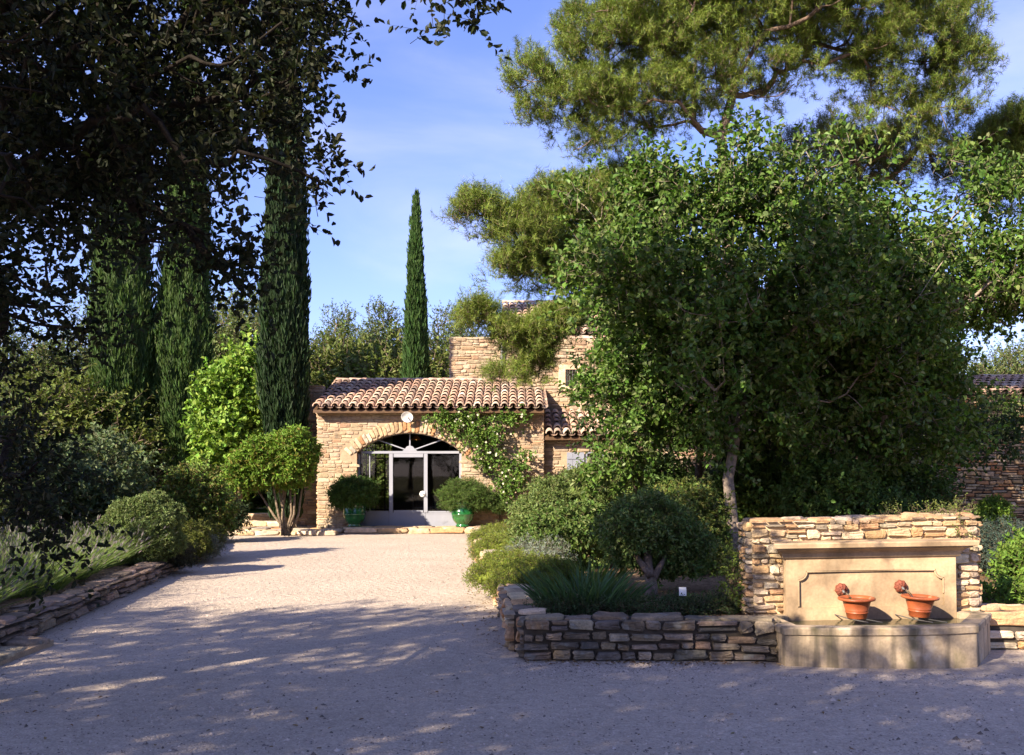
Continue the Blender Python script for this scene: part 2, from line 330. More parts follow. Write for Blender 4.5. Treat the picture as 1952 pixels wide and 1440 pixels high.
# ------------------------------------------------------------------ rubble masonry
STONE = [(.50, .37, .22), (.46, .34, .21), (.55, .43, .28), (.42, .29, .17), (.52, .40, .27), (.45, .24, .12), (.48, .29, .15), (.40, .34, .26), (.58, .47, .33)]
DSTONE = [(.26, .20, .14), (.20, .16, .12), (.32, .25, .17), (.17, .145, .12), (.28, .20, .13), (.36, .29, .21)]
def stone(mb, x0, x1, z0, z1, mapf, rng, d=.05, tint=(1, 1, 1), rot=0):
    w, h = (x1 - x0) / 2, (z1 - z0) / 2; cx, cz = (x0 + x1) / 2, (z0 + z1) / 2
    base = np.array([(-1, -.55), (-.72, -1), (0, -1.02), (.72, -1), (1, -.55), (1.02, 0), (1, .55), (.72, 1), (0, 1.02), (-.72, 1), (-1, .55), (-1.02, 0)])
    c = min(1, h / max(w, 1e-6)); base[:, 0] = np.sign(base[:, 0]) * (1 - (1 - np.abs(base[:, 0])) * c) * (np.abs(base[:, 0]) > 0)
    base = base * (1 + rng.uniform(-.12, .06, (12, 1))) + rng.uniform(-.09, .09, (12, 2)) * [c, 1]
    tl, tr, mv = rng.uniform(.7, 1.04), rng.uniform(.7, 1.04), rng.uniform(-.25, .25)
    tp = np.interp(base[:, 0], [-1, 1], [tl, tr]); base[:, 1] = base[:, 1] * tp + (1 - tp) * np.sign(mv) * .8 + base[:, 0] * rng.uniform(-.07, .07)
    o = base * [w, h]; V = []; tw = rng.uniform(-.3, .3) * d; tz = rng.uniform(-.35, .35) * d
    e = min(w, h)
    for (ins, dep) in ((0, -.01), (0.02, d * .72), (.2, d), (.6, d * 1.03)):
        k = 1 - ins * np.minimum(1, e / np.maximum(np.abs(o).max(0), 1e-6) * 1.0)
        pts = o * k
        for p in pts: V.append((cx + p[0], cz + p[1], dep + (tw * p[0] / w + tz * p[1] / h) * (dep > 0) + (rng.uniform(-.16, .16) * d if dep > 0 else 0)))
    V.append((cx, cz, d * (1.1 + rng.uniform(-.1, .1))))
    V = [mapf(*v) for v in V]; n = 12
    F = [(r * n + i, r * n + (i + 1) % n, (r + 1) * n + (i + 1) % n, (r + 1) * n + i) for r in range(3) for i in range(n)] + [(3 * n + i, 3 * n + (i + 1) % n, 4 * n) for i in range(n)]
    mb.add(V, F, tint)
def rubble(mb, L, H, mapf, rng, ch=(.07, .14), ln=(.14, .42), d=.045, gap=.012, pal=STONE, skip=None, top=None, z0=0., tvar=.15):
    """irregular courses over a face L long and H high (H may be a function of u through top)"""
    z = z0; ph = rng.uniform(0, 6, 3)
    def wv(u, zz): return .018 * sin(u * 2.1 + ph[0] + zz * 3) + .012 * sin(u * 5.3 + ph[1] - zz * 5)
    amp = 1.0
    while z < H - .03:
        h = min(rng.uniform(*ch), H - z)
        if H - (z + h) < ch[0] * .6: h = H - z
        u = 0.
        while u < L - .02:
            l = rng.uniform(*ln) * (h / ((ch[0] + ch[1]) / 2)) ** .5
            if L - (u + l) < ln[0] * .6: l = L - u
            um = u + l / 2
            ramp = min(1, (z - z0) / .1) * amp; rampt = min(1, (H - z - h) / .1)
            a, b = z + wv(um, z) * ramp, z + h + wv(um, z + h) * rampt
            k = H if top is None else top(um)
            f = 1 if top is None else k / H
            a, b = a * f, b * f
            def one(u0, u1, a, b):
                if skip is not None and skip((u0 + u1) / 2, (a + b) / 2): return
                g = gap * rng.uniform(.3, 1.3) / 2
                c = np.array(pal[rng.integers(len(pal))]) * (1 + rng.uniform(-tvar, tvar)) * (1 + rng.uniform(-.04, .04, 3))
                stone(mb, u0 + g, u1 - g, a + g, b - g, mapf, rng, d * rng.uniform(.6, 1.3), c)
            if h > ch[0] * 1.5 and rng.random() < .3:
                m_ = a + (b - a) * rng.uniform(.4, .6)
                if rng.random() < .5: one(u, u + l, a, m_); one(u, u + l, m_, b)
                else: s_ = u + l * rng.uniform(.35, .65); one(u, s_, a, m_); one(s_, u + l, a, m_); one(u, u + l, m_, b)
            else: one(u, u + l, a, b)
            u += l
        z += h
def path_wall(name, pts, h, th, rng, label, pal=DSTONE, d=.04, ch=(.07, .13), ln=(.18, .5), group=None, cap=True, htop=None, mortar='dark_mortar', smat='dark_stone', side=1, gap=.014, cat='wall', capover=.0):
    """low dry-stone wall along a polyline; the face looks to the right of the walking direction (side=1)"""
    P = np.asarray(pts, float); seg = np.linalg.norm(np.diff(P, axis=0), axis=1); cum = np.concatenate([[0], np.cumsum(seg)]); L = cum[-1]
    hf = htop or (lambda u: h)
    def pos(u):
        u = min(max(u, 0), L - 1e-6); e = .12
        def raw(q): q = min(max(q, 0), L); return np.array([np.interp(q, cum, P[:, 0]), np.interp(q, cum, P[:, 1])])
        p = raw(u); t = raw(u + e) - raw(u - e); t = t / np.linalg.norm(t); return p, np.array([t[1], -t[0]]) * side
    root = thing(name, label, cat, group)
    mb = MB(); core = MB()
    def mf(u, v, w): p, n = pos(u); q = p + n * w; return (q[0], q[1], v)
    rubble(mb, L, h, mf, rng, ch, ln, d, gap, pal, top=hf)
    def mback(u, v, w): p, n = pos(L - u); q = p - n * (th + w); return (q[0], q[1], v)
    rubble(mb, L, h, mback, rng, ch, ln, d, gap, pal, top=lambda u: hf(L - u))
    for s_, u0 in ((1, 0), (-1, L)):
        def me_(u, v, w, u0=u0, s_=s_):
            p, n = pos(u0); t = np.array([-n[1], n[0]]) * side; q = p - n * u - t * w * s_ if s_ == 1 else p - n * (th - u) + t * w; return (q[0], q[1], v)
        rubble(mb, th, h, me_, rng, ch, (.15, .3), d, gap, pal, top=lambda u, u0=u0: hf(u0))
    N = max(2, int(L / .15)); V = []
    for k in range(N + 1):
        p, n = pos(L * k / N); hh = hf(L * k / N) - .012
        for (w, z) in ((0, -.05), (0, hh), (-th, hh), (-th, -.05)): q = p + n * w; V.append((q[0], q[1], z))
    F = [(4 * k + j, 4 * k + j + 1, 4 * k + 5 + j, 4 * k + 4 + j) for k in range(N) for j in range(3)] + [(0, 3, 2, 1), (4 * N, 4 * N + 1, 4 * N + 2, 4 * N + 3)]
    core.add(V, F); core.build('wall_core', M[mortar], root)
    if cap:
        def mt(u, v, w): p, n = pos(u); q = p + n * (capover - v); return (q[0], q[1], hf(u) - .012 + w)
        W2 = th + 2 * capover
        rubble(mb, L, W2, mt, rng, (W2 / 2.1, W2 / 1.6) if W2 > .3 else (W2, W2 * 1.01), (.2, .5), .028, gap, pal)
    mb.build('stonework', M[smat], root, smooth=False)
    return root
# ================================================================== THE GROUND
def sheet(name, poly, z, m, label=None):
    mb = MB(); V = [(x, y, z) for x, y in poly]; mb.add(V, [tuple(range(len(V)))]); o = mb.build(name, m); o['kind'] = 'structure'; return o
sheet('ground', [(-700, -300), (700, -300), (700, 1500), (-700, 1500)], -.03, M['land'])
sheet('gravel_drive', [(-14, -14), (26, -14), (26, 27.2), (14, 27.6), (7, 24.6), (1, 26.2), (-5.4, 26.2), (-7.4, 27.0), (-12, 29), (-14, 20)], 0, M['gravel'])
sheet('lawn', [(-16, 31.2), (-5.4, 31.2), (-5.4, 40), (-16, 40)], .10, M['lawn'])
def mound(name, poly, z, m, seed, amp=.05):
    """raised earth: a gently uneven surface filling poly, with its sides going down to the ground"""
    from mathutils import noise as mn, geometry as mg
    P = np.array(poly); x0, y0 = P.min(0); x1, y1 = P.max(0); st = .35; V = []; idx = {}; F = []
    def inside(x, y):
        c = False; j = len(poly) - 1
        for i in range(len(poly)):
            if (poly[i][1] > y) != (poly[j][1] > y) and x < (poly[j][0] - poly[i][0]) * (y - poly[i][1]) / (poly[j][1] - poly[i][1]) + poly[i][0]: c = not c
            j = i
        return c
    nx, ny = int((x1 - x0) / st) + 1, int((y1 - y0) / st) + 1
    for i in range(nx + 1):
        for j in range(ny + 1):
            x, y = x0 + i * st, y0 + j * st
            V.append((x, y, (z + amp * mn.noise((x * .9, y * .9, seed))) if inside(x, y) else -.05))
    for i in range(nx):
        for j in range(ny):
            q = [i * (ny + 1) + j, (i + 1) * (ny + 1) + j, (i + 1) * (ny + 1) + j + 1, i * (ny + 1) + j + 1]
            if any(V[k][2] > 0 for k in q): F.append(tuple(q))
    mb = MB(); mb.add(V, F); o = mb.build(name, m, smooth=True); o['kind'] = 'structure'; return o
RB = [(.25, 8.75), (2.2, 8.85), (4.4, 9.35), (5.6, 9.6), (8.5, 10.6), (12.5, 12.6), (13, 18), (9, 19.5), (5.5, 22.3), (3.2, 26.8), (.9, 26.8), (-.3, 26.2), (-.45, 22), (-.1, 16), (.2, 12), (.28, 10)]
mound('bed_soil', RB, .29, M['soil'], 1)
LB = [(-5.0, 7.6), (-5.05, 10.2), (-5.25, 12.2), (-5.5, 14.5), (-5.95, 17.6), (-6.35, 20.5), (-7.0, 22.8), (-9, 26), (-13, 30), (-30, 33), (-30, 7)]
mound('lavender_bed_soil', LB, .24, M['soil'], 2)
def litter():
    rng = np.random.default_rng(8); P = []
    for (x0, y0, x1, y1, n, w) in ((.1, 8.35, 2.2, 8.28, 170, .12), (-.15, 9.2, -.9, 20, 260, .14), (-4.6, 8.2, -6.0, 20.5, 420, .16), (-4.2, 6.5, 4, 6.0, 120, 1.4), (-5, 11, -.5, 22, 110, 1.5), (.3, 9.2, 2, 10.6, 300, .3), (2.5, 11.5, 4, 13.5, 260, .5)):
        t = rng.random(n); P.append(np.stack([x0 + (x1 - x0) * t + rng.normal(0, w, n) * (1 if abs(y1 - y0) > 1 else .3), y0 + (y1 - y0) * t + rng.normal(0, w, n) * .6, np.where((x0 + (x1 - x0) * t > .25) & (y0 > 9), .33, .012) + 0 * t], 1))
    P = np.concatenate(P); n = len(P); A = rvec(rng, n) * [1, 1, .15]; L = rng.uniform(.018, .042, n)
    mb = MB(); leaves(mb, P, unit(A), unit(rvec(rng, n) * .3 + [0, 0, 1]), L, L * .5, vary(rng, [(.20, .12, .055), (.14, .085, .045), (.26, .18, .09)], n, .3), 'oval')
    tag(mb.build('fallen_leaves', M['leaf']), 'dry brown fallen leaves scattered along the walls and over the drive', 'leaf litter', kind='stuff')
def pebbles():
    rng = np.random.default_rng(5); n = 26000
    Y = 5.2 + 7.5 * rng.random(n) ** 1.6; X = rng.uniform(-1, 1, n) * (.56 * Y + .2)
    near = rng.random(n) < .16; X = np.where(near, rng.uniform(0, 4.3, n), X); Y = np.where(near, 8.35 - np.abs(rng.normal(0, .35, n)), Y)
    ok = ~((X > .15) & (Y > 8.4)) & ~((X > 1.7) & (X < 4.2) & (Y > 7.9)) & (X > -4.6 - .05 * Y)
    X, Y = X[ok], Y[ok]; n = len(X); s = rng.uniform(.0035, .009, n) * (1 + 1.2 * (rng.random(n) < .05))
    b = np.array([(1, 0, 0), (0, 1, 0), (-1, 0, 0), (0, -1, 0), (0, 0, .8), (.6, .6, .45)]); b = b[:5]
    V = b[None] * s[:, None, None] * rng.uniform(.6, 1.3, (n, 1, 3)) * (1 + rng.uniform(-.25, .25, (n, 5, 1)))
    a = rng.uniform(0, 6.28, n); c, s_ = np.cos(a)[:, None], np.sin(a)[:, None]
    V = np.stack([V[..., 0] * c - V[..., 1] * s_, V[..., 0] * s_ + V[..., 1] * c, V[..., 2]], -1) + np.stack([X, Y, np.full(n, .001)], 1)[:, None]
    dark = rng.random(n) < .22; T = np.where(dark[:, None], [.17, .145, .13], [.46, .39, .335]) * rng.uniform(.75, 1.2, (n, 1))
    mb = MB(); mb.many(V, [(0, 1, 4), (1, 2, 4), (2, 3, 4), (3, 0, 4)], T)
    tag(mb.build('loose_pebbles', M['stone']), 'small loose pebbles strewn over the gravel drive', 'pebbles', kind='stuff')
pebbles(); litter()

# ================================================================== THE HOUSE
house = thing('stone_house', 'warm stone farmhouse with clay tile roofs and a wide arched glazed doorway', 'house', loc=(0, 0, 0))
rg = np.random.default_rng(11)
HY = 26.8; HX0, HX1 = -5.23, .86; HH = 3.30
ax, aR, az = -2.765, 2.17, .49; aw = 1.41                      # arch centre, radius, half width
a0 = math.acos(aw / aR); arcp = [(ax + aR * cos(a), az + aR * sin(a)) for a in np.linspace(pi - a0, a0, 17)]
HST = [(.50, .39, .26), (.49, .37, .245), (.53, .42, .285), (.46, .345, .225), (.52, .405, .28), (.46, .30, .19), (.48, .34, .22), (.45, .36, .25), (.55, .445, .31)]
HST = [tuple(np.array(c) * .68) for c in HST]; VST = [tuple(np.array(c) * .78) for c in STONE]
front = [(HX0, 0), (ax - aw, 0)] + arcp + [(ax + aw, 0), (HX1, 0), (HX1, HH), (HX0, HH)]
mb = MB(); mb.prism(front, HY, HY + .42, 'y')
mb.box(HX0, HX0 + .4, HY + .42, 30.4, 0, HH + .3); mb.box(HX1 - .35, HX1, HY + .42, 28.6, 0, HH)
mb.box(HX0 + .4, -5.0 + .02, 32.0, 32.35, 0, 3.6); mb.box(-3.85, HX1, 32.0, 32.35, 0, 3.6); mb.box(-5.0, -3.83, 32.0, 32.3, 2.55, 3.6); mb.box(-5.0, -3.83, 32.0, 32.3, 0, .35)
mb.box(HX0 - .02, HX0 + .35, 30.4, 32.35, 0, 3.4)
mb.build('wall', M['mortar'], house)
mb = MB()
def skip(u, v):
    x = HX0 + u
    if abs(x - ax) < aw + .02 and v < 2.14: return True
    return math.hypot(x - ax, v - az) < aR + .36 and v > 1.9 and abs(x - ax) < aw + .42
rubble(mb, HX1 - HX0, HH, lambda u, v, w: (HX0 + u, HY - w, v), rg, (.06, .14), (.12, .36), .015, .008, HST, skip)
rubble(mb, 3.2, HH, lambda u, v, w: (HX0 - w, HY + .02 + u, v), rg, (.08, .16), (.15, .45), .03, .012, STONE)
for sx in (-1, 1):
    rubble(mb, .2, 2.1, lambda u, v, w: (ax + sx * (aw - w * .3), HY + .01 + u, v), rg, (.12, .2), (.3, .4), .03, .012, STONE)
mb.build('wall_stonework', M['stone'], house, smooth=True)
mb = MB(); n = 33; aspan = pi - 2 * (a0 - .09)
for k in range(n):                                             # voussoirs standing on edge round the arch
    t0, t1 = pi - (a0 - .09) - aspan * k / n, pi - (a0 - .09) - aspan * (k + 1) / n
    r1 = aR + rg.uniform(.27, .36)
    def vm(u, v, w, t0=t0, t1=t1): r = aR + v; t = t0 + (t1 - t0) * u; return (ax + r * cos(t), HY - w, az + r * sin(t))
    stone(mb, .06, .94, .0, r1 - aR, vm, rg, .03, np.array(VST[rg.integers(len(VST))]) * rg.uniform(.9, 1.1))
    def vs(u, v, w, t0=t0, t1=t1): t = t0 + (t1 - t0) * u; return (ax + (aR - w * .4) * cos(t), HY + v, az + (aR - w * .4) * sin(t))
    stone(mb, .06, .94, .0, .2, vs, rg, .04, np.array(STONE[rg.integers(len(STONE))]))
mb.build('arch', M['stone'], house, smooth=True)

TP = [(.40, .25, .18), (.33, .20, .145), (.45, .31, .22), (.49, .37, .28), (.25, .17, .13), (.21, .165, .14), (.41, .27, .20), (.54, .45, .36), (.35, .225, .17), (.50, .40, .30)]
TP = [tuple(np.array(c) * .66 + np.array((.40, .29, .215)) * .34) for c in TP]
def tiles(name, x0, x1, ey, ez, ry, rz, parent, rng, pitch=.235, nrow=None, ridge=False, under=True, dark=1.0):
    """Roman tiles: rows of tapered half-round covers over channels, running up the slope"""
    nc = max(1, round((x1 - x0) / pitch)); pw = (x1 - x0) / nc; L = math.hypot(ry - ey, rz - ez); nr = nrow or max(2, round(L / .40)); tl = L / nr
    ty, tz = (ry - ey) / L, (rz - ez) / L; ny, nz = -tz, ty; mb = MB(); a = np.linspace(0, pi, 8)
    for i in range(nc):
        cx = x0 + (i + .5) * pw
        for j in range(nr):
            s0 = j * tl - .03 + rng.uniform(-.025, .025); s1 = (j + 1) * tl + .05; ra, rb = pw * .46, pw * .35; lift0, lift1 = .075 + rng.uniform(0, .015), .03
            dx = rng.uniform(-.01, .01); tint = np.array(TP[rng.integers(len(TP))]) * rng.uniform(.85, 1.15) * dark
            V = []
            for (s, r, lf) in ((s0, ra, lift0), (s1, rb, lift1), (s0, ra - .026, lift0)):
                for q in a:
                    u = cx + dx + r * cos(q); hgt = lf + r * 1.0 * sin(q); V.append((u, ey + ty * s + ny * hgt, ez + tz * s + nz * hgt))
            k = len(a); F = [(m, m + 1, k + m + 1, k + m) for m in range(k - 1)] + [(m, 2 * k + m, 2 * k + m + 1, m + 1) for m in range(k - 1)]
            mb.add(V, F, tint)
        for j in range(nr):                                    # channel tile between covers
            s0, s1 = j * tl - .05, (j + 1) * tl; tint = np.array(TP[rng.integers(len(TP))]) * .8 * dark; V = []
            for s, lf in ((s0, .03), (s1, .015)):
                for q in np.linspace(pi, 2 * pi, 5): V.append((cx + pw / 2 + pw * .42 * cos(q), ey + ty * s + ny * (lf + pw * .25 + pw * .25 * sin(q)), ez + tz * s + nz * (lf + pw * .25 + pw * .25 * sin(q))))
            mb.add(V, [(m, m + 1, 5 + m + 1, 5 + m) for m in range(4)], tint)
    if ridge:
        x = x0
        while x < x1 - .05:
            l = min(.4, x1 - x); tint = np.array(TP[rng.integers(len(TP))]) * rng.uniform(.9, 1.1); V = []
            for (xx, r) in ((x, .09), (x + l + .04, .07)):
                for q in a: V.append((xx, ry + r * cos(q), rz + .05 + r * sin(q) + (.015 if r > .09 else 0)))
            k = len(a); mb.add(V, [(m, m + 1, k + m + 1, k + m) for m in range(k - 1)], tint); x += l
    o = mb.build(name, M['tile'], parent, smooth=True)
    if under:
        b = MB(); h = .06
        b.prism([(ey + .05, ez - .02), (ry, rz - .02), (ry, rz - .12), (ey + .05, ez - .10)], x0 + .01, x1 - .01, 'x'); b.build('roof_underside', M['wood'], o)
    return o
tiles('roof', HX0 - .06, HX1, 26.42, 3.27, 30.0, 4.30, house, rg, ridge=True)
tiles('roof', HX0 - .06, HX1, 33.4, 3.30, 30.0, 4.29, house, rg)
mb = MB(); gab = [(26.8, 3.29), (32.3, 3.3), (30.0, 4.1), (26.9, 3.31)]
mb.prism([(26.85, 3.31), (30.0, 4.12), (33.2, 3.3)], HX0 + .03, HX0 + .4, 'x'); mb.build('gable_wall', M['mortar'], house)
mb = MB(); mb.box(HX0 - .03, HX1, HY - .11, HY - .002, HH - .14, HH - .02, ); mb.build('eaves_course', M['mortar'], house)
# wing behind on the left, its shade also put into darker stone colours
mb = MB(); mb.box(-6.35, HX0 - .05, 27.85, 28.2, 0, 4.02); mb.build('wall', M['mortar'], house)
mb = MB(); rubble(mb, 1.08, 4.02, lambda u, v, w: (-6.35 + u, 27.85 - w, v), rg, (.08, .17), (.15, .5), .03, .012, DSTONE); mb.build('wall_stonework', M['stone'], house, smooth=True)
# low right wing
mb = MB(); mb.box(HX1 + .002, 7.4, 27.1, 28.55, 0, 2.55); mb.build('wall', M['mortar'], house)
mb = MB(); rubble(mb, 6.5, 2.55, lambda u, v, w: (HX1 + .01 + u, 27.1 - w, v), rg, (.07, .15), (.14, .42), .025, .01, HST, lambda u, v: 1.42 < HX1 + u < 1.99 + .55 and 1.05 < v < 2.2)
mb.build('wall_stonework', M['stone'], house, smooth=True)
tiles('roof', HX1 + .02, 7.5, 26.72, 2.56, 28.62, 3.30, house, rg)
sh = MB()
for k in range(3): sh.box(1.49 + k * .158, 1.49 + (k + 1) * .158 - .006, 27.02, 27.05, 1.1, 2.13)
for z in (1.25, 1.62, 1.95): sh.box(1.50, 1.95, 27.002, 27.018, z, z + .035)
s_o = sh.build('shutter', M['shutter'], house); hb = MB(); hb.box(1.93, 1.99, 26.995, 27.0, 1.95, 1.98); hb.build('hinge', M['steel'], s_o)
wb = MB(); wb.box(1.99, 2.5, 27.04, 27.07, 1.08, 2.16); w_o = wb.build('window', M['dark'], house)
wb = MB(); wb.box(2.0, 2.04, 27.0, 27.035, 1.1, 2.14); wb.box(2.46, 2.5, 27.0, 27.035, 1.1, 2.14); wb.box(2.04, 2.46, 27.0, 27.035, 2.1, 2.14); wb.box(2.23, 2.26, 27.0, 27.035, 1.1, 2.1); wb.build('frame', M['shutter'], w_o)
# upper right block with the small window
def upskip(u, v): return 1.28 < u + .14 < 1.98 and 4.02 < v + 0 < 4.62
mb = MB(); mb.box(.14, 9.0, 28.63, 29.0, 2.4, 5.42); mb.build('wall', M['mortar'], house)
mb = MB(); rubble(mb, 8.8, 5.42, lambda u, v, w: (.14 + u, 28.63 - w, v), rg, (.07, .16), (.14, .45), .026, .01, HST, lambda u, v: upskip(u, v) or v < 2.8); mb.build('wall_stonework', M['stone'], house, smooth=True)
mb = MB(); X0, X1, Z0, Z1 = 1.53, 1.87, 4.05, 4.54
mb.box(X0 - .2, X0, 28.56, 28.6, Z0 - .12, Z1 + .14, (.55, .43, .28)); mb.box(X1, X1 + .16, 28.56, 28.6, Z0 - .12, Z1 + .14, (.55, .43, .28)); mb.box(X0 + .002, X1 - .002, 28.56, 28.6, Z1, Z1 + .14, (.52, .4, .26)); mb.box(X0 + .002, X1 - .002, 28.56, 28.6, Z0 - .12, Z0, (.52, .4, .26))
w_o = mb.build('window', M['stone'], house)
g = MB(); g.box(X0 + .004, X1 - .004, 28.606, 28.612, Z0 + .004, Z1 - .004); g.build('pane', M['dark'], w_o)
g = MB()
for k in range(4): x = X0 + .05 + k * .08; g.tube([(x, 28.585, Z0 + .005), (x, 28.585, Z1 - .005)], .007, 6)
for z in (4.2, 4.38): g.box(X0 + .003, X1 - .003, 28.592, 28.602, z, z + .015)
g.build('grille', M['steel'], w_o)
mb = MB(); x = .2
while x < 8.9:
    tl = .42; a = np.linspace(0, pi, 8); tint = np.array(TP[rg.integers(len(TP))]) * 1.05; V = []
    for (xx, r) in ((x, .12), (x + tl + .04, .10)):
        for q in a: V.append((xx, 28.8 + r * 1.5 * cos(q), 5.43 + r * sin(q) + (.012 if r > .11 else 0)))
    mb.add(V, [(m, m + 1, 8 + m + 1, 8 + m) for m in range(7)], tint); x += tl
mb.build('wall_coping', M['tile'], house, smooth=True)
# flat-topped tower block and the main roof behind
TY = 31.0
mb = MB(); mb.box(-1.92, 3.5, TY, TY + .4, 3.2, 5.78); mb.box(-1.92, -1.5, TY + .4, 36, 3.2, 5.78); mb.build('wall', M['mortar'], house)
mb = MB(); rubble(mb, 5.4, 5.80, lambda u, v, w: (-1.92 + u, TY - w, v), rg, (.07, .15), (.14, .42), .026, .01, HST, lambda u, v: v < 3.9)
rubble(mb, 4.9, 5.80, lambda u, v, w: (-1.92 - w, TY + u, v), rg, (.09, .16), (.2, .45), .034, .012, STONE, lambda u, v: v < 3.4)
rubble(mb, 5.4, .4, lambda u, v, w: (-1.92 + u, TY + v, 5.77 + w), rg, (.19, .21), (.2, .5), .035, .012, STONE + [(.5, .24, .13)]); mb.build('wall_stonework', M['stone'], house, smooth=True)
mb = MB(); mb.tube([(-.31, TY - .1, 4.1), (-.31, TY - .1, 5.5), (-.31, TY - .04, 5.66)], .05, 10); mb.build('downpipe', M['steel'], house, smooth=True)
tiles('roof', -.35, 9.0, 31.45, 5.95, 35.0, 7.50, house, rg, ridge=True)
mb = MB(); mb.prism([(31.5, 5.8), (35.0, 7.4), (38.5, 5.8)], -.25, .1, 'x'); mb.box(-.25, 9, 35.2, 38, 5, 5.9); mb.build('gable_wall', M['mortar'], house)
tiles('roof', -.35, 9.0, 38.6, 5.95, 35.0, 7.49, house, rg)
# interior
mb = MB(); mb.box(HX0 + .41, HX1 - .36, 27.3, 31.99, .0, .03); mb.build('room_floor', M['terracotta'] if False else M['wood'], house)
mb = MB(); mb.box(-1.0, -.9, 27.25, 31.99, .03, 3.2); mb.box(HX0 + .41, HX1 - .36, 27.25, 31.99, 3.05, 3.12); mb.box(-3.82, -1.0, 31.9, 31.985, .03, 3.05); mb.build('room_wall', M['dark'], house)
mb = MB(); mb.box(-3.1, -1.9, 31.3, 31.36, .03, 2.1)
for z in (.45, .9, 1.35, 1.8, 2.08): mb.box(-3.1, -1.9, 31.0, 31.3, z, z + .03)
for x in (-3.12, -2.5, -1.9): mb.box(x, x + .03, 31.0, 31.3, .03, 2.1)
tag(mb.build('shelf_unit', M['wood']), 'dark wooden shelf unit seen dimly through the middle glass of the arched door', 'shelf')
mb = MB(); mb.box(-2.06, -2.0, 28.0, 28.06, .03, 1.45); mb.box(-2.5, -1.5, 27.95, 28.6, .7, .74); mb.box(-2.48, -2.43, 28, 28.05, .03, .7); mb.box(-1.57, -1.52, 28, 28.05, .03, .7); mb.box(-1.57, -1.52, 28.5, 28.55, .03, .7); mb.box(-2.48, -2.43, 28.5, 28.55, .03, .7)
# back window frame
mb = MB()
for x in (-5.0, -4.72, -4.42, -4.12, -3.88): mb.box(x, x + .045, 32.12, 32.17, .35, 2.55)
for z in (.36, 1.0, 2.02, 2.5): mb.box(-4.95, -3.9, 32.08, 32.115, z, z + .04)
mb.build('back_window_frame', M['dark'], house)

# ------------------------------------------------------------------ arched glazed door
door = thing('glazed_door', None, None); door.parent = house
DY = 27.02
mb = MB(); P = lambda *a: mb.box(*a)
P(ax - aw + .002, ax - aw + .06, DY, DY + .06, 0.02, 2.1); P(ax + aw - .075, ax + aw - .002, DY, DY + .06, 0.02, 2.1)
P(ax - aw + .08, ax + aw - .08, DY - .01, DY + .05, 2.10, 2.165)
for x in (-3.28, -2.34): P(x - .05, x + .05, DY - .012, DY + .052, .5, 2.095)
P(-3.21, -2.41, DY - .006, DY + .046, 2.0, 2.095); P(-3.21, -2.41, DY - .006, DY + .046, .50, .56)
P(-4.1, -3.35, DY + .002, DY + .04, .50, .54); P(-2.27, -1.43, DY + .002, DY + .04, .50, .54)
for x in (-3.86,): P(x - .011, x + .011, DY + .012, DY + .035, .545, 2.095)
# fan bars above the transom
hub = (-2.77, 2.165)
for (tx, tz) in ((-3.72, 2.50), (-2.77, 2.655), (-1.82, 2.50)):
    v = np.array([tx - hub[0], tz - hub[1]]); l = np.linalg.norm(v); v /= l; nrm = np.array([-v[1], v[0]]) * .016; s_ = np.array(hub) + v * .14; e_ = np.array([tx, tz])
    mb.prism([tuple(s_ - nrm), tuple(e_ - nrm), tuple(e_ + nrm), tuple(s_ + nrm)], DY + .004, DY + .04, 'y')
mb.prism([(hub[0] - .2, 2.167), (hub[0] + .2, 2.167), (hub[0] + .13, 2.23), (hub[0] + .08, 2.29), (hub[0], 2.32), (hub[0] - .08, 2.29), (hub[0] - .13, 2.23)], DY - .008, DY + .044, 'y')
ai = [(ax + (aR - .004) * cos(a), az + (aR - .004) * sin(a)) for a in np.linspace(pi - a0 - .02, a0 + .02, 17)]; ao = [(ax + (aR - .025) * cos(a), az + (aR - .025) * sin(a)) for a in np.linspace(a0 + .02, pi - a0 - .02, 17)]
mb.prism(ai + ao, DY + .002, DY + .05, 'y')
mb.build('frame', M['paint'], door)
mb = MB()
for (x0, x1) in ((ax - aw + .08, -3.345), (-3.338, -2.345), (-2.338, ax + aw - .08)):
    mb.box(x0, x1, DY + .01, DY + .035, .03, .498); cx = (x0 + x1) / 2
    mb.box(x0 + .02, x1 - .02, DY + .004, DY + .009, .46, .49); mb.box(x0 + .02, x1 - .02, DY + .004, DY + .009, .035, .06)
    for q in range(2): r = .09 - q * .04; mb.prism([(cx - r * 1.7, .27), (cx, .27 - r), (cx + r * 1.7, .27), (cx, .27 + r)], DY + .003 - q * .004, DY + .0095, 'y')
mb.build('kick_panel', M['paint'], door)
for nm, x0, x1 in (('pane', ax - aw + .08, -3.345), ('pane', -3.21, -2.41), ('pane', -2.275, ax + aw - .08)):
    mb = MB(); z0 = .56 if x0 == -3.21 else .545; z1 = 1.99 if x0 == -3.21 else 2.09
    mb.box(x0, x1, DY + .018, DY + .024, z0, z1); mb.build(nm, M['glass'], door)
mb = MB(); mb.prism([(ax - aw + .09, 2.195)] + [(ax + (aR - .055) * cos(a), az + (aR - .055) * sin(a)) for a in np.linspace(pi - a0 - .03, a0 + .03, 15) if az + (aR - .055) * sin(a) > 2.2] + [(ax + aw - .09, 2.195)], DY + .018, DY + .024, 'y'); mb.build('pane', M['glass'], door)
mb = MB(); mb.lathe([(0, 0), (.085, .0), (.085, .012), (.05, .03), (0, .032)], (0, 0, 0), 20); o = mb.build('handle_plate', M['white'], door, smooth=True); o.location = (-2.42, DY - .014, 1.0); o.rotation_euler = (R(90), 0, 0)
mb = MB(); mb.tube([(-2.42, DY - .05, 1.02), (-2.42, DY - .09, 1.02), (-2.38, DY - .1, .98)], .012, 8); mb.build('handle', M['steel'], door)

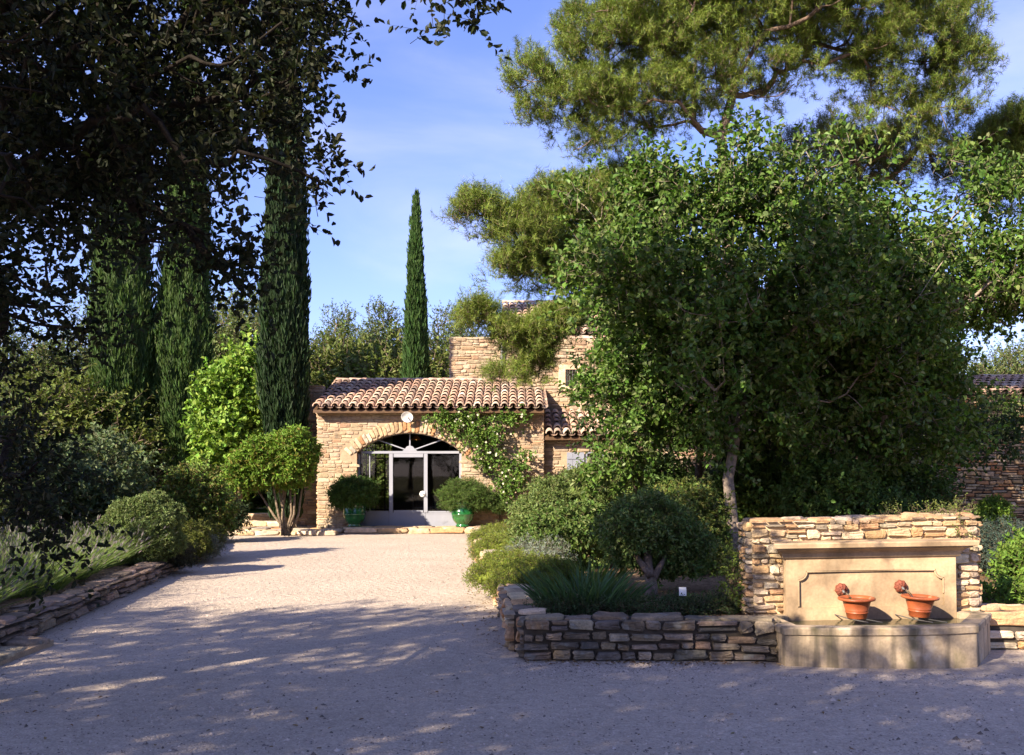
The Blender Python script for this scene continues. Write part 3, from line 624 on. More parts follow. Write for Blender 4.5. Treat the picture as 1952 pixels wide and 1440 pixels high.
# lamp over the door
lamp = thing('wall_lamp', 'round white enamel lamp fixed under the eaves above the arched door', 'lamp', loc=(-2.79, 26.52, 3.06))
mb = MB(); mb.lathe([(.02, .05), (.05, .045), (.15, .0), (.158, -.008), (.15, -.004), (.05, .03), (.02, .035)], (0, 0, 0), 28); sdo = mb.build('shade', M['white'], lamp, smooth=True); sdo.rotation_euler = (R(-62), 0, 0)
mb = MB(); mb.lathe([(0, -.06), (.022, -.05), (.03, -.03), (.02, .0), (.015, .03), (0, .035)], (0, 0, 0), 14, (.9, .9, .85)); b = mb.build('bulb', M['white'], lamp, smooth=True); b.rotation_euler = (R(-62), 0, 0)
mb = MB(); mb.tube([(0, .03, .02), (0, .1, .05), (0, .2, .06), (0, .28, .02)], .012, 8); mb.box(-.04, .04, .255, .277, -.03, .07); mb.build('arm', M['steel'], lamp)
# warm pendant inside
pl = thing('pendant_lamp', 'small lit amber lamp hanging inside, glowing at the top of the arched door', 'lamp', loc=(-2.75, 28.6, 2.52))
mb = MB(); mb.lathe([(.02, .14), (.16, .0), (.155, .0), (.015, .13)], (0, 0, 0), 20, (.4, .18, .05)); mb.build('shade', M['terracotta'], pl, smooth=True)
em = bpy.data.materials.new('lamp_glow'); em.use_nodes = True; e = em.node_tree.nodes['Principled BSDF']; e.inputs['Emission Color'].default_value = (1, .38, .08, 1); e.inputs['Emission Strength'].default_value = 5
mb = MB(); mb.lathe([(0, 0), (.05, .02), (.05, .06), (0, .09)], (0, 0, 0), 14); mb.build('bulb', em, pl, smooth=True)
mb = MB(); mb.tube([(0, 0, .13), (0, 0, .52)], .006, 6); mb.build('cord', M['dark'], pl)

# doorstep and kerbs
def slabs(name, x0, x1, y0, y1, z, label, cat, seed, pal=STONE, smat='stone', ln=(.5, .9), front=True, group=None):
    rng = np.random.default_rng(seed); root = thing(name, label, cat, group); mb = MB()
    rubble(mb, x1 - x0, y1 - y0, lambda u, v, w: (x0 + u, y0 + v, z - .03 + w), rng, ((y1 - y0) / 2.05, (y1 - y0) / 1.5), ln, .03, .012, pal)
    if front: rubble(mb, x1 - x0, z, lambda u, v, w: (x0 + u, y0 + .02 - w, v), rng, (z, z * 1.01), ln, .035, .012, pal)
    mb.build('paving', M[smat], root, smooth=True); c = MB(); c.box(x0 + .01, x1 - .01, y0 + .03, y1, -.02, z - .025); c.build('bedding', M['mortar'], root); return root
slabs('doorstep', -4.35, -.85, 25.75, 26.78, .16, 'long pale stone doorstep in front of the arched door', 'step', 21)
slabs('stone_kerb', -7.3, -4.42, 25.0, 25.35, .12, 'row of kerb stones at the foot of the multi-stemmed shrub', 'kerb', 22, ln=(.35, .7))
slabs('stone_terrace', -7.6, -4.42, 25.4, 27.7, .09, 'flat paving strip between the kerb stones and the shaded wing', 'paving', 23, ln=(.5, .9), front=False)
slabs('garden_step', -9.8, -6.4, 28.6, 29.2, .18, 'low sunlit stone step across the garden path beside the lawn', 'step', 24, ln=(.6, 1.1))
slabs('garden_step', -9.6, -6.2, 30.3, 31.2, .32, 'second stone step, right at the edge of the lawn', 'step', 25, ln=(.6, 1.1))
sheet('garden_path', [(-10.5, 27.2), (-5.3, 27.6), (-5.3, 31.3), (-10.5, 31.3)], .006, M['gravel'])
slabs('low_wall', -9.6, -8.4, 26.2, 26.7, .55, 'short dark block of stone wall left of the garden path', 'wall', 26, DSTONE, 'dark_stone')

# right-hand dry-stone outbuilding
ob = thing('outbuilding', 'long dry-stone outbuilding in shade at the right edge behind the trees', 'building')
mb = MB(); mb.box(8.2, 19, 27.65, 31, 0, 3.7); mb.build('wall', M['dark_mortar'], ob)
mb = MB(); rubble(mb, 10.8, 3.7, lambda u, v, w: (8.2 + u, 27.65 - w, v), rg, (.06, .15), (.14, .5), .05, .02, [tuple(np.array(c) * .6) for c in STONE]); mb.build('wall_stonework', M['stone'], ob, smooth=True)  # stone colours darkened to carry the shade over the building
tiles('roof', 8.1, 19.1, 27.5, 3.72, 30.3, 4.45, ob, rg)

# ------------------------------------------------------------------ garden walls
rw = np.random.default_rng(31)
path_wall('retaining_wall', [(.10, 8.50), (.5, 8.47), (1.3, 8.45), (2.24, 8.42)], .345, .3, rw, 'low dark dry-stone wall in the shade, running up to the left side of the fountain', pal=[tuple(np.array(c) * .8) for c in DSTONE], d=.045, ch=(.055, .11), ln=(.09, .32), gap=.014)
path_wall('retaining_wall', [(-.86, 23.2), (-.80, 21), (-.62, 18), (-.42, 15.4), (-.24, 13.2), (-.12, 11.4), (-.02, 9.8), (.02, 8.86)], .34, .3, np.random.default_rng(32), 'pale dry-stone wall edging the right side of the drive under spilling plants', pal=STONE + DSTONE[:2], d=.05, ch=(.07, .12), ln=(.18, .45), gap=.02, smat='stone', side=1)
path_wall('retaining_wall', [(4.24, 8.98), (4.7, 9.0), (5.3, 9.12), (6.2, 9.5), (7.2, 10.1)], .36, .32, np.random.default_rng(33), 'sunlit dry-stone wall to the right of the fountain basin', pal=STONE, d=.055, ch=(.09, .13), ln=(.2, .42), gap=.02, smat='stone')
path_wall('retaining_wall', [(-4.3, 6.0), (-4.55, 8.4), (-4.74, 10.3), (-4.98, 12.2), (-5.24, 14.5), (-5.68, 17.6), (-6.1, 20.5), (-6.7, 22.7), (-7.4, 24.4)], .225, .30, np.random.default_rng(34), 'long low stone wall holding back the lavender on the left', pal=[(.26, .185, .135), (.20, .15, .11), (.30, .225, .17), (.17, .13, .10)], d=.06, ch=(.06, .12), ln=(.15, .5), gap=.02, smat='stone', side=1)
slabs('stepping_slab', -5.2, -4.22, 8.0, 9.2, .075, 'flat dark stone slab lying at the left end of the lavender wall', 'slab', 35, DSTONE, 'dark_stone', ln=(.5, 1.0))
# ================================================================== FOUNTAIN
M['lime'] = mat('lime_mortar', .95, .1, base=(.48, .365, .23), noise=[(5, .2), (60, .15)], bump=[(26, .7, .02), (90, .5, .006)])
fw = thing('fountain_wall', 'free-standing sunlit rubble wall carrying the carved fountain back', 'wall', loc=(3.205, 9.0, .2), rot=(0, R(-1.6), R(1.2)))
FK = .84; rf = np.random.default_rng(41); WL, WH, TH = 2.06, .98, .36
mb = MB(); mb.box(-WL / 2 + .01, WL / 2 - .01, .01, TH - .01, -.25, WH - .01); mb.build('wall_core', M['lime'], fw)
FST = [(.47, .34, .21), (.50, .385, .25), (.42, .28, .16), (.46, .29, .155), (.54, .42, .29), (.36, .29, .21), (.50, .33, .18), (.24, .19, .14), (.56, .45, .33), (.40, .25, .14)]; FST = [tuple(np.array(c) * FK) for c in FST]
mb = MB()
rubble(mb, WL, WH, lambda u, v, w: (-WL / 2 + u, -w, v), rf, (.05, .10), (.08, .24), .026, .014, FST, lambda u, v: .33 < u < 1.69 and v < .60)
rubble(mb, WL, WH, lambda u, v, w: (WL / 2 - u, TH + w, v), rf, (.05, .1), (.1, .3), .035, .012, FST)
for sx in (-1, 1): rubble(mb, TH, WH, lambda u, v, w: (sx * (WL / 2 + w), u, v), rf, (.05, .1), (.12, .22), .035, .012, FST)
rubble(mb, WL, TH, lambda u, v, w: (-WL / 2 + u, v, WH - .01 + w), rf, (TH / 2.1, TH / 1.7), (.16, .36), .022, .012, FST)
mb.build('stonework', M['stone'], fw, smooth=False)

fo = thing('stone_fountain', 'carved sandstone wall fountain with two spouts over a long stone basin', 'fountain', loc=(3.15, 8.9, 0), rot=(0, R(-.9), R(.6)))
# back panel: x -.70..+.82 around the centre, z .25...85
px0, px1, pz0, pz1, fy = -.70, .82, .18, .84, -.02
mb = MB(); mb.box(px0, px1, fy + .022, .09, pz0, pz1)
i0, i1, iz0, iz1, rr = px0 + .105, px1 - .105, pz0 + .22, pz1 - .115, .075   # inner field with notched corners
arcL = [(i0 + rr * (1 - cos(a)) if False else i0 + rr * sin(a), iz1 - rr * cos(a)) for a in np.linspace(0, pi / 2, 9)]
arcR = [(i1 - rr * cos(a), iz1 - rr * sin(a)) for a in np.linspace(0, pi / 2, 9)]
inner = [(i0, iz0)] + arcL + arcR + [(i1, iz0)]
outer_top = [(px0, pz0), (px0, pz1), (px1, pz1), (px1, pz0)]
mb.prism([(px0, pz0 + .0), (i0, iz0)] + arcL + [(px0 + .3, pz1), (px0, pz1)], fy, fy + .021, 'y')
mb.prism(arcL[-1:] + arcR[:1] + [(px1 - .1, pz1), (px0 + .301, pz1)], fy, fy + .021, 'y')
mb.prism(arcR + [(i1, iz0), (px1, pz0), (px1, pz1), (px1 - .099, pz1)], fy, fy + .021, 'y')
mb.prism([(px0 + .001, pz0), (px1 - .001, pz0), (i1, iz0 - .001), (i0, iz0 - .001)], fy + .001, fy + .021, 'y')
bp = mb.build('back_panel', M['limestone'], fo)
rp = [arcL[0]] + arcL + arcR
mb = MB(); rim = [(i0, iz0 + .02)] + arcL + arcR + [(i1, iz0 + .12)]
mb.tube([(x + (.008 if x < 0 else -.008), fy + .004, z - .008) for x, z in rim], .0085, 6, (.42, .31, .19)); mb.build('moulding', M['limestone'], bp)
# cornice
prof = [(.08, 0), (-.03, 0), (-.045, .012), (-.055, .05), (-.085, .075), (-.125, .088), (-.125, .098), (-.16, .105), (-.165, .14), (-.16, .15), (.08, .155)]
mb = MB()
def cor(x0, x1):
    k = len(prof); V = []
    for s, x in ((-1, x0), (1, x1)):
        for (y, z) in prof: V.append((x + s * max(0, -y - .02) * .95, y, pz1 + z - .005))
    F = [(i, (i + 1) % k, (i + 1) % k + k, i + k) for i in range(k)] + [tuple(range(k - 1, -1, -1)), tuple(range(k, 2 * k))]
    mb.add(V, F)
cor(px0 - .01, .045); cor(.335, px1 + .01) if False else None
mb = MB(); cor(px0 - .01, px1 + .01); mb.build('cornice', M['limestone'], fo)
# basin: outline in plan (local), convex front, chamfered ends
B_out = [(-.95, -.05), (-.905, -.68), (-.48, -.765), (-.02, -.80), (.35, -.80), (.66, -.735), (1.10, -.06), (1.10, .0), (-.95, .0)]
bo = B_out[:7]; ctr = np.array([-.05, -.1])
def inset(P, d):
    P = np.array(P); out = []
    for i in range(len(P)):
        a = P[i] - P[i - 1] if i else P[1] - P[0]; b = P[(i + 1)] - P[i] if i < len(P) - 1 else P[-1] - P[-2]
        na = np.array([-a[1], a[0]]) / np.linalg.norm(a); nb = np.array([-b[1], b[0]]) / np.linalg.norm(b); m_ = na + nb; m_ /= np.linalg.norm(m_); out.append(P[i] + m_ * d / max(.4, m_ @ na))
    return np.array(out)
mb = MB(); HB = .335; lev = [(-.03, 0), (.0, .0), (HB - .07, .004), (HB - .06, -.012), (HB - .012, -.014), (HB, -.002), (HB, .135), (HB - .012, .145), (.1, .15)]
V = []; k = len(bo)
for (z, d) in lev:
    for q in inset(bo, d): V.append((q[0], q[1], z))
F = [(j * k + i, j * k + i + 1, (j + 1) * k + i + 1, (j + 1) * k + i) for j in range(len(lev) - 1) for i in range(k - 1)]
mb.add(V, F); mb.box(-.94, px0 - .002, -.06, .05, .0, .334); mb.box(px1 + .002, 1.05, -.07, .05, .0, .335)
mb.build('basin', M['basin_stone'], fo)
mb = MB()
for i in range(0):
    q = np.array(bo[i]); o_ = inset(bo, -.003)[i]; mb.box(o_[0] - .004, o_[0] + .004, o_[1] - .001, o_[1] + .02, 0, HB - .07)
mb = MB(); wq = inset(bo, .13); mb.add([(q[0], min(q[1], -.02), .285) for q in wq] + [(1.0, -.0, .285), (-.85, 0, .285)], [tuple(range(len(wq) + 2))]); mb.build('water', M['water'], fo)
for sx, zz in ((-.205, .555), (.325, .575)):
    ms = MB(); ph = 0
    ms.lathe([(0, .05), (.018, .048), (.03, .034), (.042, .03), (.054, .018), (.056, 0)], (0, 0, 0), 32, wob=lambda a, z: .07 * sin(8 * a)); 
    for k in range(8): a = k * pi / 4; ms.tube([(.024 * cos(a), .024 * sin(a), .036), (.05 * cos(a), .05 * sin(a), .022)], [.007, .004], 6)
    for e in (-1, 1): ms.lathe([(0, .012), (.006, .008), (.008, 0)], (e * .014, .012, .046), 8)
    o = ms.build('spout_mask', M['rust'], fo, smooth=True); o.location = (sx, fy + .015, zz); o.rotation_euler = (R(90), 0, 0)
    t = MB(); t.tube([(0, 0, .03), (.002, -.010, .05), (.006, -.022, .07)], [.013, .012, .011], 10); t.build('spout_pipe', M['steel'], o, smooth=True)
    j = MB(); pts = [(sx + .006 + .02 * t_, fy - .07 - .14 * t_, zz - .02 - .01 * t_ - .065 * t_ * t_) for t_ in np.linspace(0, 1, 7)]; j.tube(pts, np.linspace(.008, .012, 7), 8); j.build('water_jet', M['jet'], fo, smooth=True)
for i, (sx, sy, dz) in enumerate(((-.165, -.27, 0), (.375, -.27, .0))):
    lab = ('left terracotta bowl catching water below the shaded spout', 'right terracotta bowl with a whitish bloom below the right spout')[i]
    pt = thing('terracotta_pot', lab, 'pot', 'terracotta bowls on the fountain', loc=(3.15 + sx, 8.9 + sy, .335 + .012 * i), rot=(R(1.5), R(2 if i else -1), R(20 * i)))
    p = MB(); p.lathe([(0, 0), (.083, 0), (.088, .006), (.098, .05), (.104, .053), (.104, .06), (.1, .064), (.118, .125), (.125, .15), (.13, .156), (.145, .162), (.165, .168), (.17, .178), (.168, .186), (.155, .19), (.140, .186), (.128, .172), (.12, .15), (.1, .06), (.09, .03), (0, .03)], (0, 0, 0), 40)
    body = p.build('bowl', M['terracotta'], pt, smooth=True); pt.scale = (.93, .93, .95)
    w_ = MB(); w_.lathe([(0, .168), (.125, .168)], (0, 0, 0), 28); w_.build('water', M['water'], pt)
    r = MB()
    for e in (-.06, .06): r.tube([(3.15 + sx + e + .05, 8.9 + sy - .30, .342), (3.15 + sx + e, 8.9 + sy, .327), (3.15 + sx + e - .05, 8.9 - .02, .33)], .005, 6)
    tag(r.build('support_bar', M['steel']), ('pair of thin metal bars under the left terracotta bowl', 'pair of thin metal bars under the right terracotta bowl')[i], 'bar', 'metal bars carrying the bowls')
gs = thing('plant_marker', 'small white plant marker standing in the soil beside the dark round shrub', 'marker', loc=(*at(1303, 1140, 9.15)[:2], .27), rot=(R(-8), 0, R(5)))
mb = MB(); mb.box(-.034, .034, -.003, .003, .19, .27); mb.build('plate', M['white'], gs); mb = MB(); mb.box(-.006, .006, .0035, .009, 0, .25); mb.build('stake', M['steel'], gs)

# ================================================================== GLAZED GREEN URNS
def urn(x, y, z, label):
    t = thing('glazed_urn', label, 'urn', 'green glazed urns flanking the door', loc=(x, y, z))
    p = MB(); p.lathe([(0, 0), (.17, 0), (.19, .02), (.185, .05), (.16, .075), (.19, .1), (.25, .17), (.285, .25), (.295, .32), (.30, .325), (.305, .345), (.30, .36), (.292, .365), (.285, .5), (.28, .58), (.3, .6), (.325, .615), (.33, .64), (.315, .655), (.28, .65), (.27, .6), (.27, .4), (0, .4)], (0, 0, 0), 36); b = p.build('body', M['glaze'], t, smooth=True)
    g = MB()
    for k in range(6):                                         # garland swags
        a0_ = k * pi / 3; pts = [((.292 + .004) * cos(a0_ + q * pi / 3), (.292 + .004) * sin(a0_ + q * pi / 3), .56 - .07 * sin(pi * q)) for q in np.linspace(0, 1, 9)]; g.tube(pts, .009, 6)
    g.build('garland', M['glaze'], b, smooth=True); s = MB(); s.lathe([(0, .585), (.275, .59)], (0, 0, 0), 20); s.build('soil', M['soil'], t); return t
UY = 26.3
urn(-4.16, UY, .15, 'green glazed urn to the left of the arched door, partly in shadow'); urn(-1.30, UY, .15, 'green glazed urn to the right of the arched door, in full sun')

GREEN = [(.055, .095, .025), (.07, .11, .03), (.045, .085, .022)]
def shrub(name, label, cat, blobs, n, K, m, sl, lf, tint, seed, group=None, kind='diamond', m_='leaf', core=.8, coretint=None, stems=None, lo=.78, up=.3, scatter=.05, open_=1.0, base=None, spur=.25, zmin=-.1, tvar=.25, barkt=(.12, .09, .06)):
    rng = np.random.default_rng(seed); t = thing(name, label, cat, group, loc=(blobs[0][0], blobs[0][1], base if base is not None else .25))
    off = np.array([blobs[0][0], blobs[0][1], base if base is not None else .25])
    mb, st = MB(), MB(); C, O = blobs_sample(rng, blobs, n, lo, lambda P: P[:, 2] > zmin + off[2])
    foliage(mb, st, rng, C, O, K, m, sl, lf, tint, kind, up, scatter, open_, spur=spur, tvar=tvar)
    if core:
        for b in blobs: lump(mb, b[:3], (b[3] * core, b[4] * core, b[5] * core), np.array(coretint or np.atleast_2d(tint)[0]), rng, 26, 16, .06)
    root = [(0, 0, 0), (.02, 0, .1), (0, .02, .2)] if stems is None else None
    if stems is None: 
        c0 = np.array(blobs[0][:3]); limbs(st, rng, [off, off * .5 + c0 * .5, c0], .03, C[::max(1, len(C) // 25)], barkt, .004)
    else:
        for s_ in stems:
            sb = MB(); sb.tube([np.array(p, float) - off for p in s_[0]], s_[1], 8, barkt); sb.build('stem', M['bark'], t, smooth=True)
    for b_ in (mb, st): b_.v = [v - off for v in b_.v]
    mb.build('foliage', M[m_], t); st.build('twigs', M['bark'], t); return t
# what grows in the urns
shrub('potted_shrub', 'dark rounded bush growing in the left green urn', 'shrub', [(-4.16, UY, 1.06, .56, .5, .34), (-4.4, UY, .95, .35, .3, .25)], 700, 4, 5, .09, (.07, .03), [(.045, .09, .018), (.055, .11, .022)], 51, 'bushes in the green urns', base=.75, zmin=-.05, core=.7)
shrub('potted_shrub', 'clipped dome of fine weeping foliage in the right green urn', 'shrub', [(-1.25, UY, 1.02, .56, .46, .34), (-.80, UY + .05, .86, .34, .32, .2), (-1.55, UY, .85, .3, .3, .2), (-.35, UY + .1, .72, .28, .25, .12)], 900, 4, 6, .08, (.075, .014), [(.085, .14, .028), (.06, .105, .025)], 52, 'bushes in the green urns', base=.75, zmin=-.2, core=.75, up=-.1)
# ================================================================== TREES
def in_poly(px, py, poly):
    c = np.zeros(len(px), bool); j = len(poly) - 1
    for i in range(len(poly)):
        xi, yi = poly[i]; xj, yj = poly[j]
        hit = ((yi > py) != (yj > py)) & (px < (xj - xi) * (py - yi) / (yj - yi + 1e-9) + xi); c ^= hit; j = i
    return c
def proj(P): return 976 + P[:, 0] / P[:, 1] * FP, HZ - (P[:, 2] - EYE) / P[:, 1] * FP
def shadow(P, z=0.):   # where on the ground the sun throws P
    h = P[:, 2] - z; return P[:, 0] + LH[0] * LT * h, P[:, 1] + LH[1] * LT * h
def tree(name, label, cat, trunk, r0, blobs, n, K, m, sl, lf, tint, seed, group=None, kind='oval', mat_='leaf', barkt=(.12, .09, .06), lo=.55, up=.3, scatter=.12, open_=1., srad=.003, mask=None, spur=.25, tvar=.25, extraC=None, jit=.12, power=.5, rmin=.006, nbranch=None):
    rng = np.random.default_rng(seed); off = np.array(trunk[0], float); t = thing(name, label, cat, group, loc=tuple(off))
    mb, st = MB(), MB(); C, O = blobs_sample(rng, blobs, n, lo, mask, .75 if kind == 'needle' else 0, 4 if name == 'white_oak' and kind == 'oval' else 0)
    if extraC is not None: C = np.concatenate([C, extraC[0]]); O = np.concatenate([O, extraC[1]])
    foliage(mb, st, rng, C, O, K, m, sl, lf, tint, kind, up, scatter, open_, srad, barkt, spur=spur, tvar=tvar)
    Cb = C if nbranch is None else C[rng.permutation(len(C))[:nbranch]]
    limbs(st, rng, trunk, r0, Cb, barkt, rmin, power, jit)
    for b in (mb, st): b.v = [v - off for v in b.v]
    mb.build('crown', M[mat_], t); st.build('trunk', M['bark'], t, smooth=True); return t

# --- the big holm oak on the left whose branches hang over the picture
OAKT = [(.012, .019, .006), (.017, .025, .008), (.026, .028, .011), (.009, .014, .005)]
vis1 = [(-80, -200), (640, -200), (650, 60), (640, 150), (610, 200), (640, 250), (630, 275), (590, 280), (610, 340), (620, 385), (600, 395), (570, 330), (545, 230), (500, 250), (480, 320), (400, 320), (380, 400), (410, 440), (400, 460), (360, 420), (310, 460), (250, 470), (180, 430), (130, 560), (90, 540), (50, 480), (30, 540), (-80, 640)]
vis2 = [(820, -90), (920, -90), (905, 5), (875, 35), (845, 10)]
vis3 = [(-60, 620), (90, 560), (190, 620), (160, 720), (60, 760), (20, 860), (-60, 900)]
vis4 = [(15, 900), (90, 850), (125, 960), (120, 1050), (70, 1030), (30, 1000)]
vis5 = [(390, 470), (440, 480), (470, 560), (450, 550), (400, 510)]
def oak_mask(P):
    Y = P[:, 1]; px, py = proj(np.where(Y[:, None] > .3, P, [[9e3, 1, 0]])); inview = (Y > .3) & (py > -190) & (px > -150)
    ok_in = (Y > 4.6) & in_poly(px, py, vis1)
    gx, gy = shadow(P)
    lit = (gx > -4.9) & (gy > 11.2 + .0 * gx) & (gx < 2.6)                         # the bright part of the drive and the house beyond
    lit |= (gx > 2.05) & (gy > 8.35) & (gy < 13) & (gx < 6.5) | (gx > 2.05) & (gy > 7.9) & (gx < 4.6) & (gy < 8.4) & (np.sin(P[:, 0] * 51.7 + P[:, 1] * 33.3) > -.2)
    lit |= (gx > -2) & (gy > 13.5) & (gx < 4.6)
    lit |= (gx <= -4.9) & (gy > 9.8) & (np.sin(P[:, 0] * 37.7 + P[:, 1] * 91.3) < .8)
    lit |= (gx > 4.0) & (gy > 7.9) & (gy < 11)
    return (P[:, 2] > 1.2) & (~inview & ~lit | inview & ok_in)
rb = np.random.default_rng(61)
def fill(poly, n, y0, y1, dens_edge=None):
    out = []
    xs = [p[0] for p in poly]; ys = [p[1] for p in poly]
    while len(out) < n:
        px, py, Y = rb.uniform(min(xs), max(xs)), rb.uniform(min(ys), max(ys)), rb.uniform(y0, y1)
        if in_poly(np.array([px]), np.array([py]), poly)[0]: out.append(at(px, py, Y))
    return np.array(out)
vz = np.concatenate([fill(vis1, 450, 5.0, 7.4), fill([(-60, -150), (560, -150), (520, 200), (310, 340), (-60, 380)], 130, 5.5, 8.0), fill(vis2, 11, 5.2, 5.6), np.array([at(500, -380, 5.2), at(650, -420, 5.3), at(780, -380, 5.4), at(860, -260, 5.4), at(880, -150, 5.4)]), fill(vis3, 24, 5.6, 7), fill(vis4, 14, 5.2, 5.6), fill(vis5, 12, 5.4, 5.8)])
vo = unit(rb.normal(size=(len(vz), 3)) + [.5, .2, -.3])
TRK = [(-3.95, 7.0, -.05), (-3.9, 6.95, .9), (-3.98, 6.8, 2.0), (-3.9, 6.6, 3.1), (-4.1, 6.3, 4.2), (-4.2, 5.8, 5.2)]
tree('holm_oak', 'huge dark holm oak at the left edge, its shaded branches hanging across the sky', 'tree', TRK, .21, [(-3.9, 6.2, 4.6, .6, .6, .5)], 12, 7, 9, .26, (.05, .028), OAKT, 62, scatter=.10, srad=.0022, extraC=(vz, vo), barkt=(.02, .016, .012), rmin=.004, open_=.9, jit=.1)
# the rest of the same grove, out of frame behind and beside the camera: unseen crowns, shaped so that shade and sun gaps fall where wanted
blA = [(-6.8, -1.5, 6.4, 4.2, 4.2, 2.2), (-10.5, 1.0, 6.2, 3.6, 4, 2.4), (-4.2, 1.0, 6.3, 3.0, 3.0, 1.6), (-8.0, -5, 6.2, 5, 3.5, 2.4), (-2.6, -3.4, 5.4, 3.4, 2.8, 1.6), (-1.2, 7.6, 6.7, 2.0, 1.7, .7, 2.6), (.7, 8.7, 7.0, 1.5, 1.3, .6, 3.0)]
tree('shade_oak', 'broad oak behind the viewpoint that throws dappled shade on the drive', 'tree', [(-7.4, -1.4, 0), (-7.3, -1.3, 2), (-7.2, -1.4, 4), (-7.0, -1.2, 5.2)], .34, blA, 1800, 7, 7, .5, (.12, .075), OAKT, 63, mask=oak_mask, scatter=.2, srad=.005, barkt=(.05, .04, .03), lo=.2, nbranch=500)
blB = [(-13.5, 3.5, 5.5, 3.0, 3.4, 3.0), (-15.0, 8.5, 5.5, 3.0, 3.4, 3.2), (-1.5, 8.2, 7.6, 1.8, 1.8, 1.0), (1.2, 9.2, 8.0, 1.2, 1.6, .8)]
def lightmask2(P):
    gx, gy = shadow(P); lit = (gx > -4.6) & (gx < 2.5) & (gy > 11.3) | (gx > 2.05) & (gy > 8.35) & (gy < 13) & (gx < 6.5) | (gx > -5.3) & (gy > 22)
    Y = P[:, 1]; px, py = proj(P); inv = (Y > .3) & (py > -150) & (px > -60); return ~lit & ~inv
tree('shade_oak', 'second oak left of the frame, shading the lavender bed', 'tree', [(-14.2, 6, 0), (-14.2, 6, 2), (-14.1, 6, 3.4)], .3, [blB[0]], 60, 7, 7, .5, (.12, .075), OAKT, 64, mask=lightmask2, scatter=.2, srad=.005, barkt=(.05, .04, .03), lo=.2, nbranch=300)

# --- oaks on the right, over the garden bed; their low left side stops short of the house front
def cleargap(P):
    px, py = proj(P); return ~((px > 1815) & (py > 630) & (py < 775))
def clearhouse(P):
    px, py = proj(P); return (py < 600) | (px > np.where(py < 830, 1140, 1155) + 28 * np.sin(py / 31) + 14 * np.sin(py / 11 + P[:, 2] * 7))
RO = [(.074, .138, .020), (.092, .158, .026), (.05, .10, .016), (.066, .128, .02), (.15, .195, .07)]
RB_ = (.24, .195, .15)
tree('white_oak', 'large round leafy oak with the upright pale trunk just left of the fountain wall', 'tree',
     [(3.13, 14.3, .2), (3.16, 14.3, .9), (3.1, 14.3, 1.5), (3.25, 14.4, 2.2), (3.5, 14.6, 3.0), (3.8, 14.8, 3.8)], .095,
     [(3.4, 14.6, 4.4, 2.0, 1.9, 1.5, 1.2), (1.9, 14.0, 4.15, 1.0, 1.2, .9), (4.2, 14.6, 5.1, 1.1, 1.4, 1.1), (3.0, 13.9, 2.75, 1.0, 1.1, .55), (4.2, 14.4, 3.0, 1.2, 1.3, .75), (2.75, 14.2, 5.2, .75, .9, .85), (1.5, 14.0, 4.9, .45, .6, .55), (3.5, 14.2, 5.9, .55, .6, .5), (4.7, 14.2, 5.8, .5, .6, .55), (5.1, 14.0, 4.6, .6, .9, .7), (2.1, 13.7, 5.6, .4, .5, .35), (3.9, 13.2, 4.0, .8, .6, .7), (2.6, 13.1, 3.9, .7, .5, .6)],
     640, 10, 8, .40, (.09, .058), RO, 71, 'oaks over the garden bed', scatter=.15, mask=clearhouse, srad=.003, barkt=RB_, lo=.5, nbranch=420)
tree('white_oak', 'smaller oak with a leaning dark trunk, its foliage reaching down beside the shutter', 'tree',
     [(2.25, 15.8, .2), (2.1, 15.75, 1.0), (1.9, 15.7, 1.7), (1.75, 15.6, 2.3), (1.7, 15.5, 3.0)], .085,
     [(1.85, 15.4, 2.7, .62, .8, .9), (2.25, 15.2, 4.1, .95, 1.2, 1.0), (2.6, 15.3, 2.8, .85, 1.0, .6), (1.62, 15.3, 2.1, .34, .5, .6)],
     360, 9, 8, .32, (.085, .055), RO, 72, 'oaks over the garden bed', scatter=.12, mask=clearhouse, srad=.003, barkt=(.11, .085, .06), lo=.5, nbranch=220)
tree('white_oak', 'broad oak at the right edge spreading over the road behind the fountain', 'tree',
     [(5.6, 15.6, .2), (5.55, 15.6, 1.2), (5.7, 15.6, 2.2), (5.9, 15.4, 3.0), (6.1, 15.2, 3.8)], .12,
     [(6.2, 14.9, 4.0, 1.7, 1.6, 1.35, 1.2), (7.3, 14.6, 3.9, 1.3, 1.4, 1.05), (5.5, 15.3, 4.0, 1.1, 1.2, 1.0), (6.35, 14.6, 5.5, .5, .6, .5), (7.1, 14.4, 5.2, .45, .6, .45), (6.0, 15.4, 2.7, 1.2, 1.2, .9), (7.0, 15.3, 4.6, 1.0, 1.1, .65), (4.9, 15.5, 2.6, 1.0, 1.0, .8)],
     420, 10, 8, .40, (.09, .058), RO, 73, 'oaks over the garden bed', mask=cleargap, scatter=.15, srad=.003, barkt=RB_, lo=.5, nbranch=320)
tree('white_oak', 'dark shaded oak standing deepest in the thicket behind the others', 'tree',
     [(4.1, 18.6, .2), (4.05, 18.6, 1.2), (4.2, 18.6, 2.4), (4.4, 18.4, 3.6)], .13,
     [(4.3, 18.4, 3.6, 2.3, 1.5, 1.9), (6.6, 18.6, 3.2, 1.9, 1.4, 1.6), (8.6, 19.4, 2.9, 1.5, 1.4, 1.2), (2.4, 18.4, 3.5, 1.2, 1.2, 1.4)],
     800, 6, 7, .4, (.10, .06), [(.04, .07, .02), (.03, .055, .018)], 74, 'oaks over the garden bed', mask=cleargap, scatter=.15, srad=.004, barkt=(.07, .055, .04), lo=.4, nbranch=260, kind='diamond')
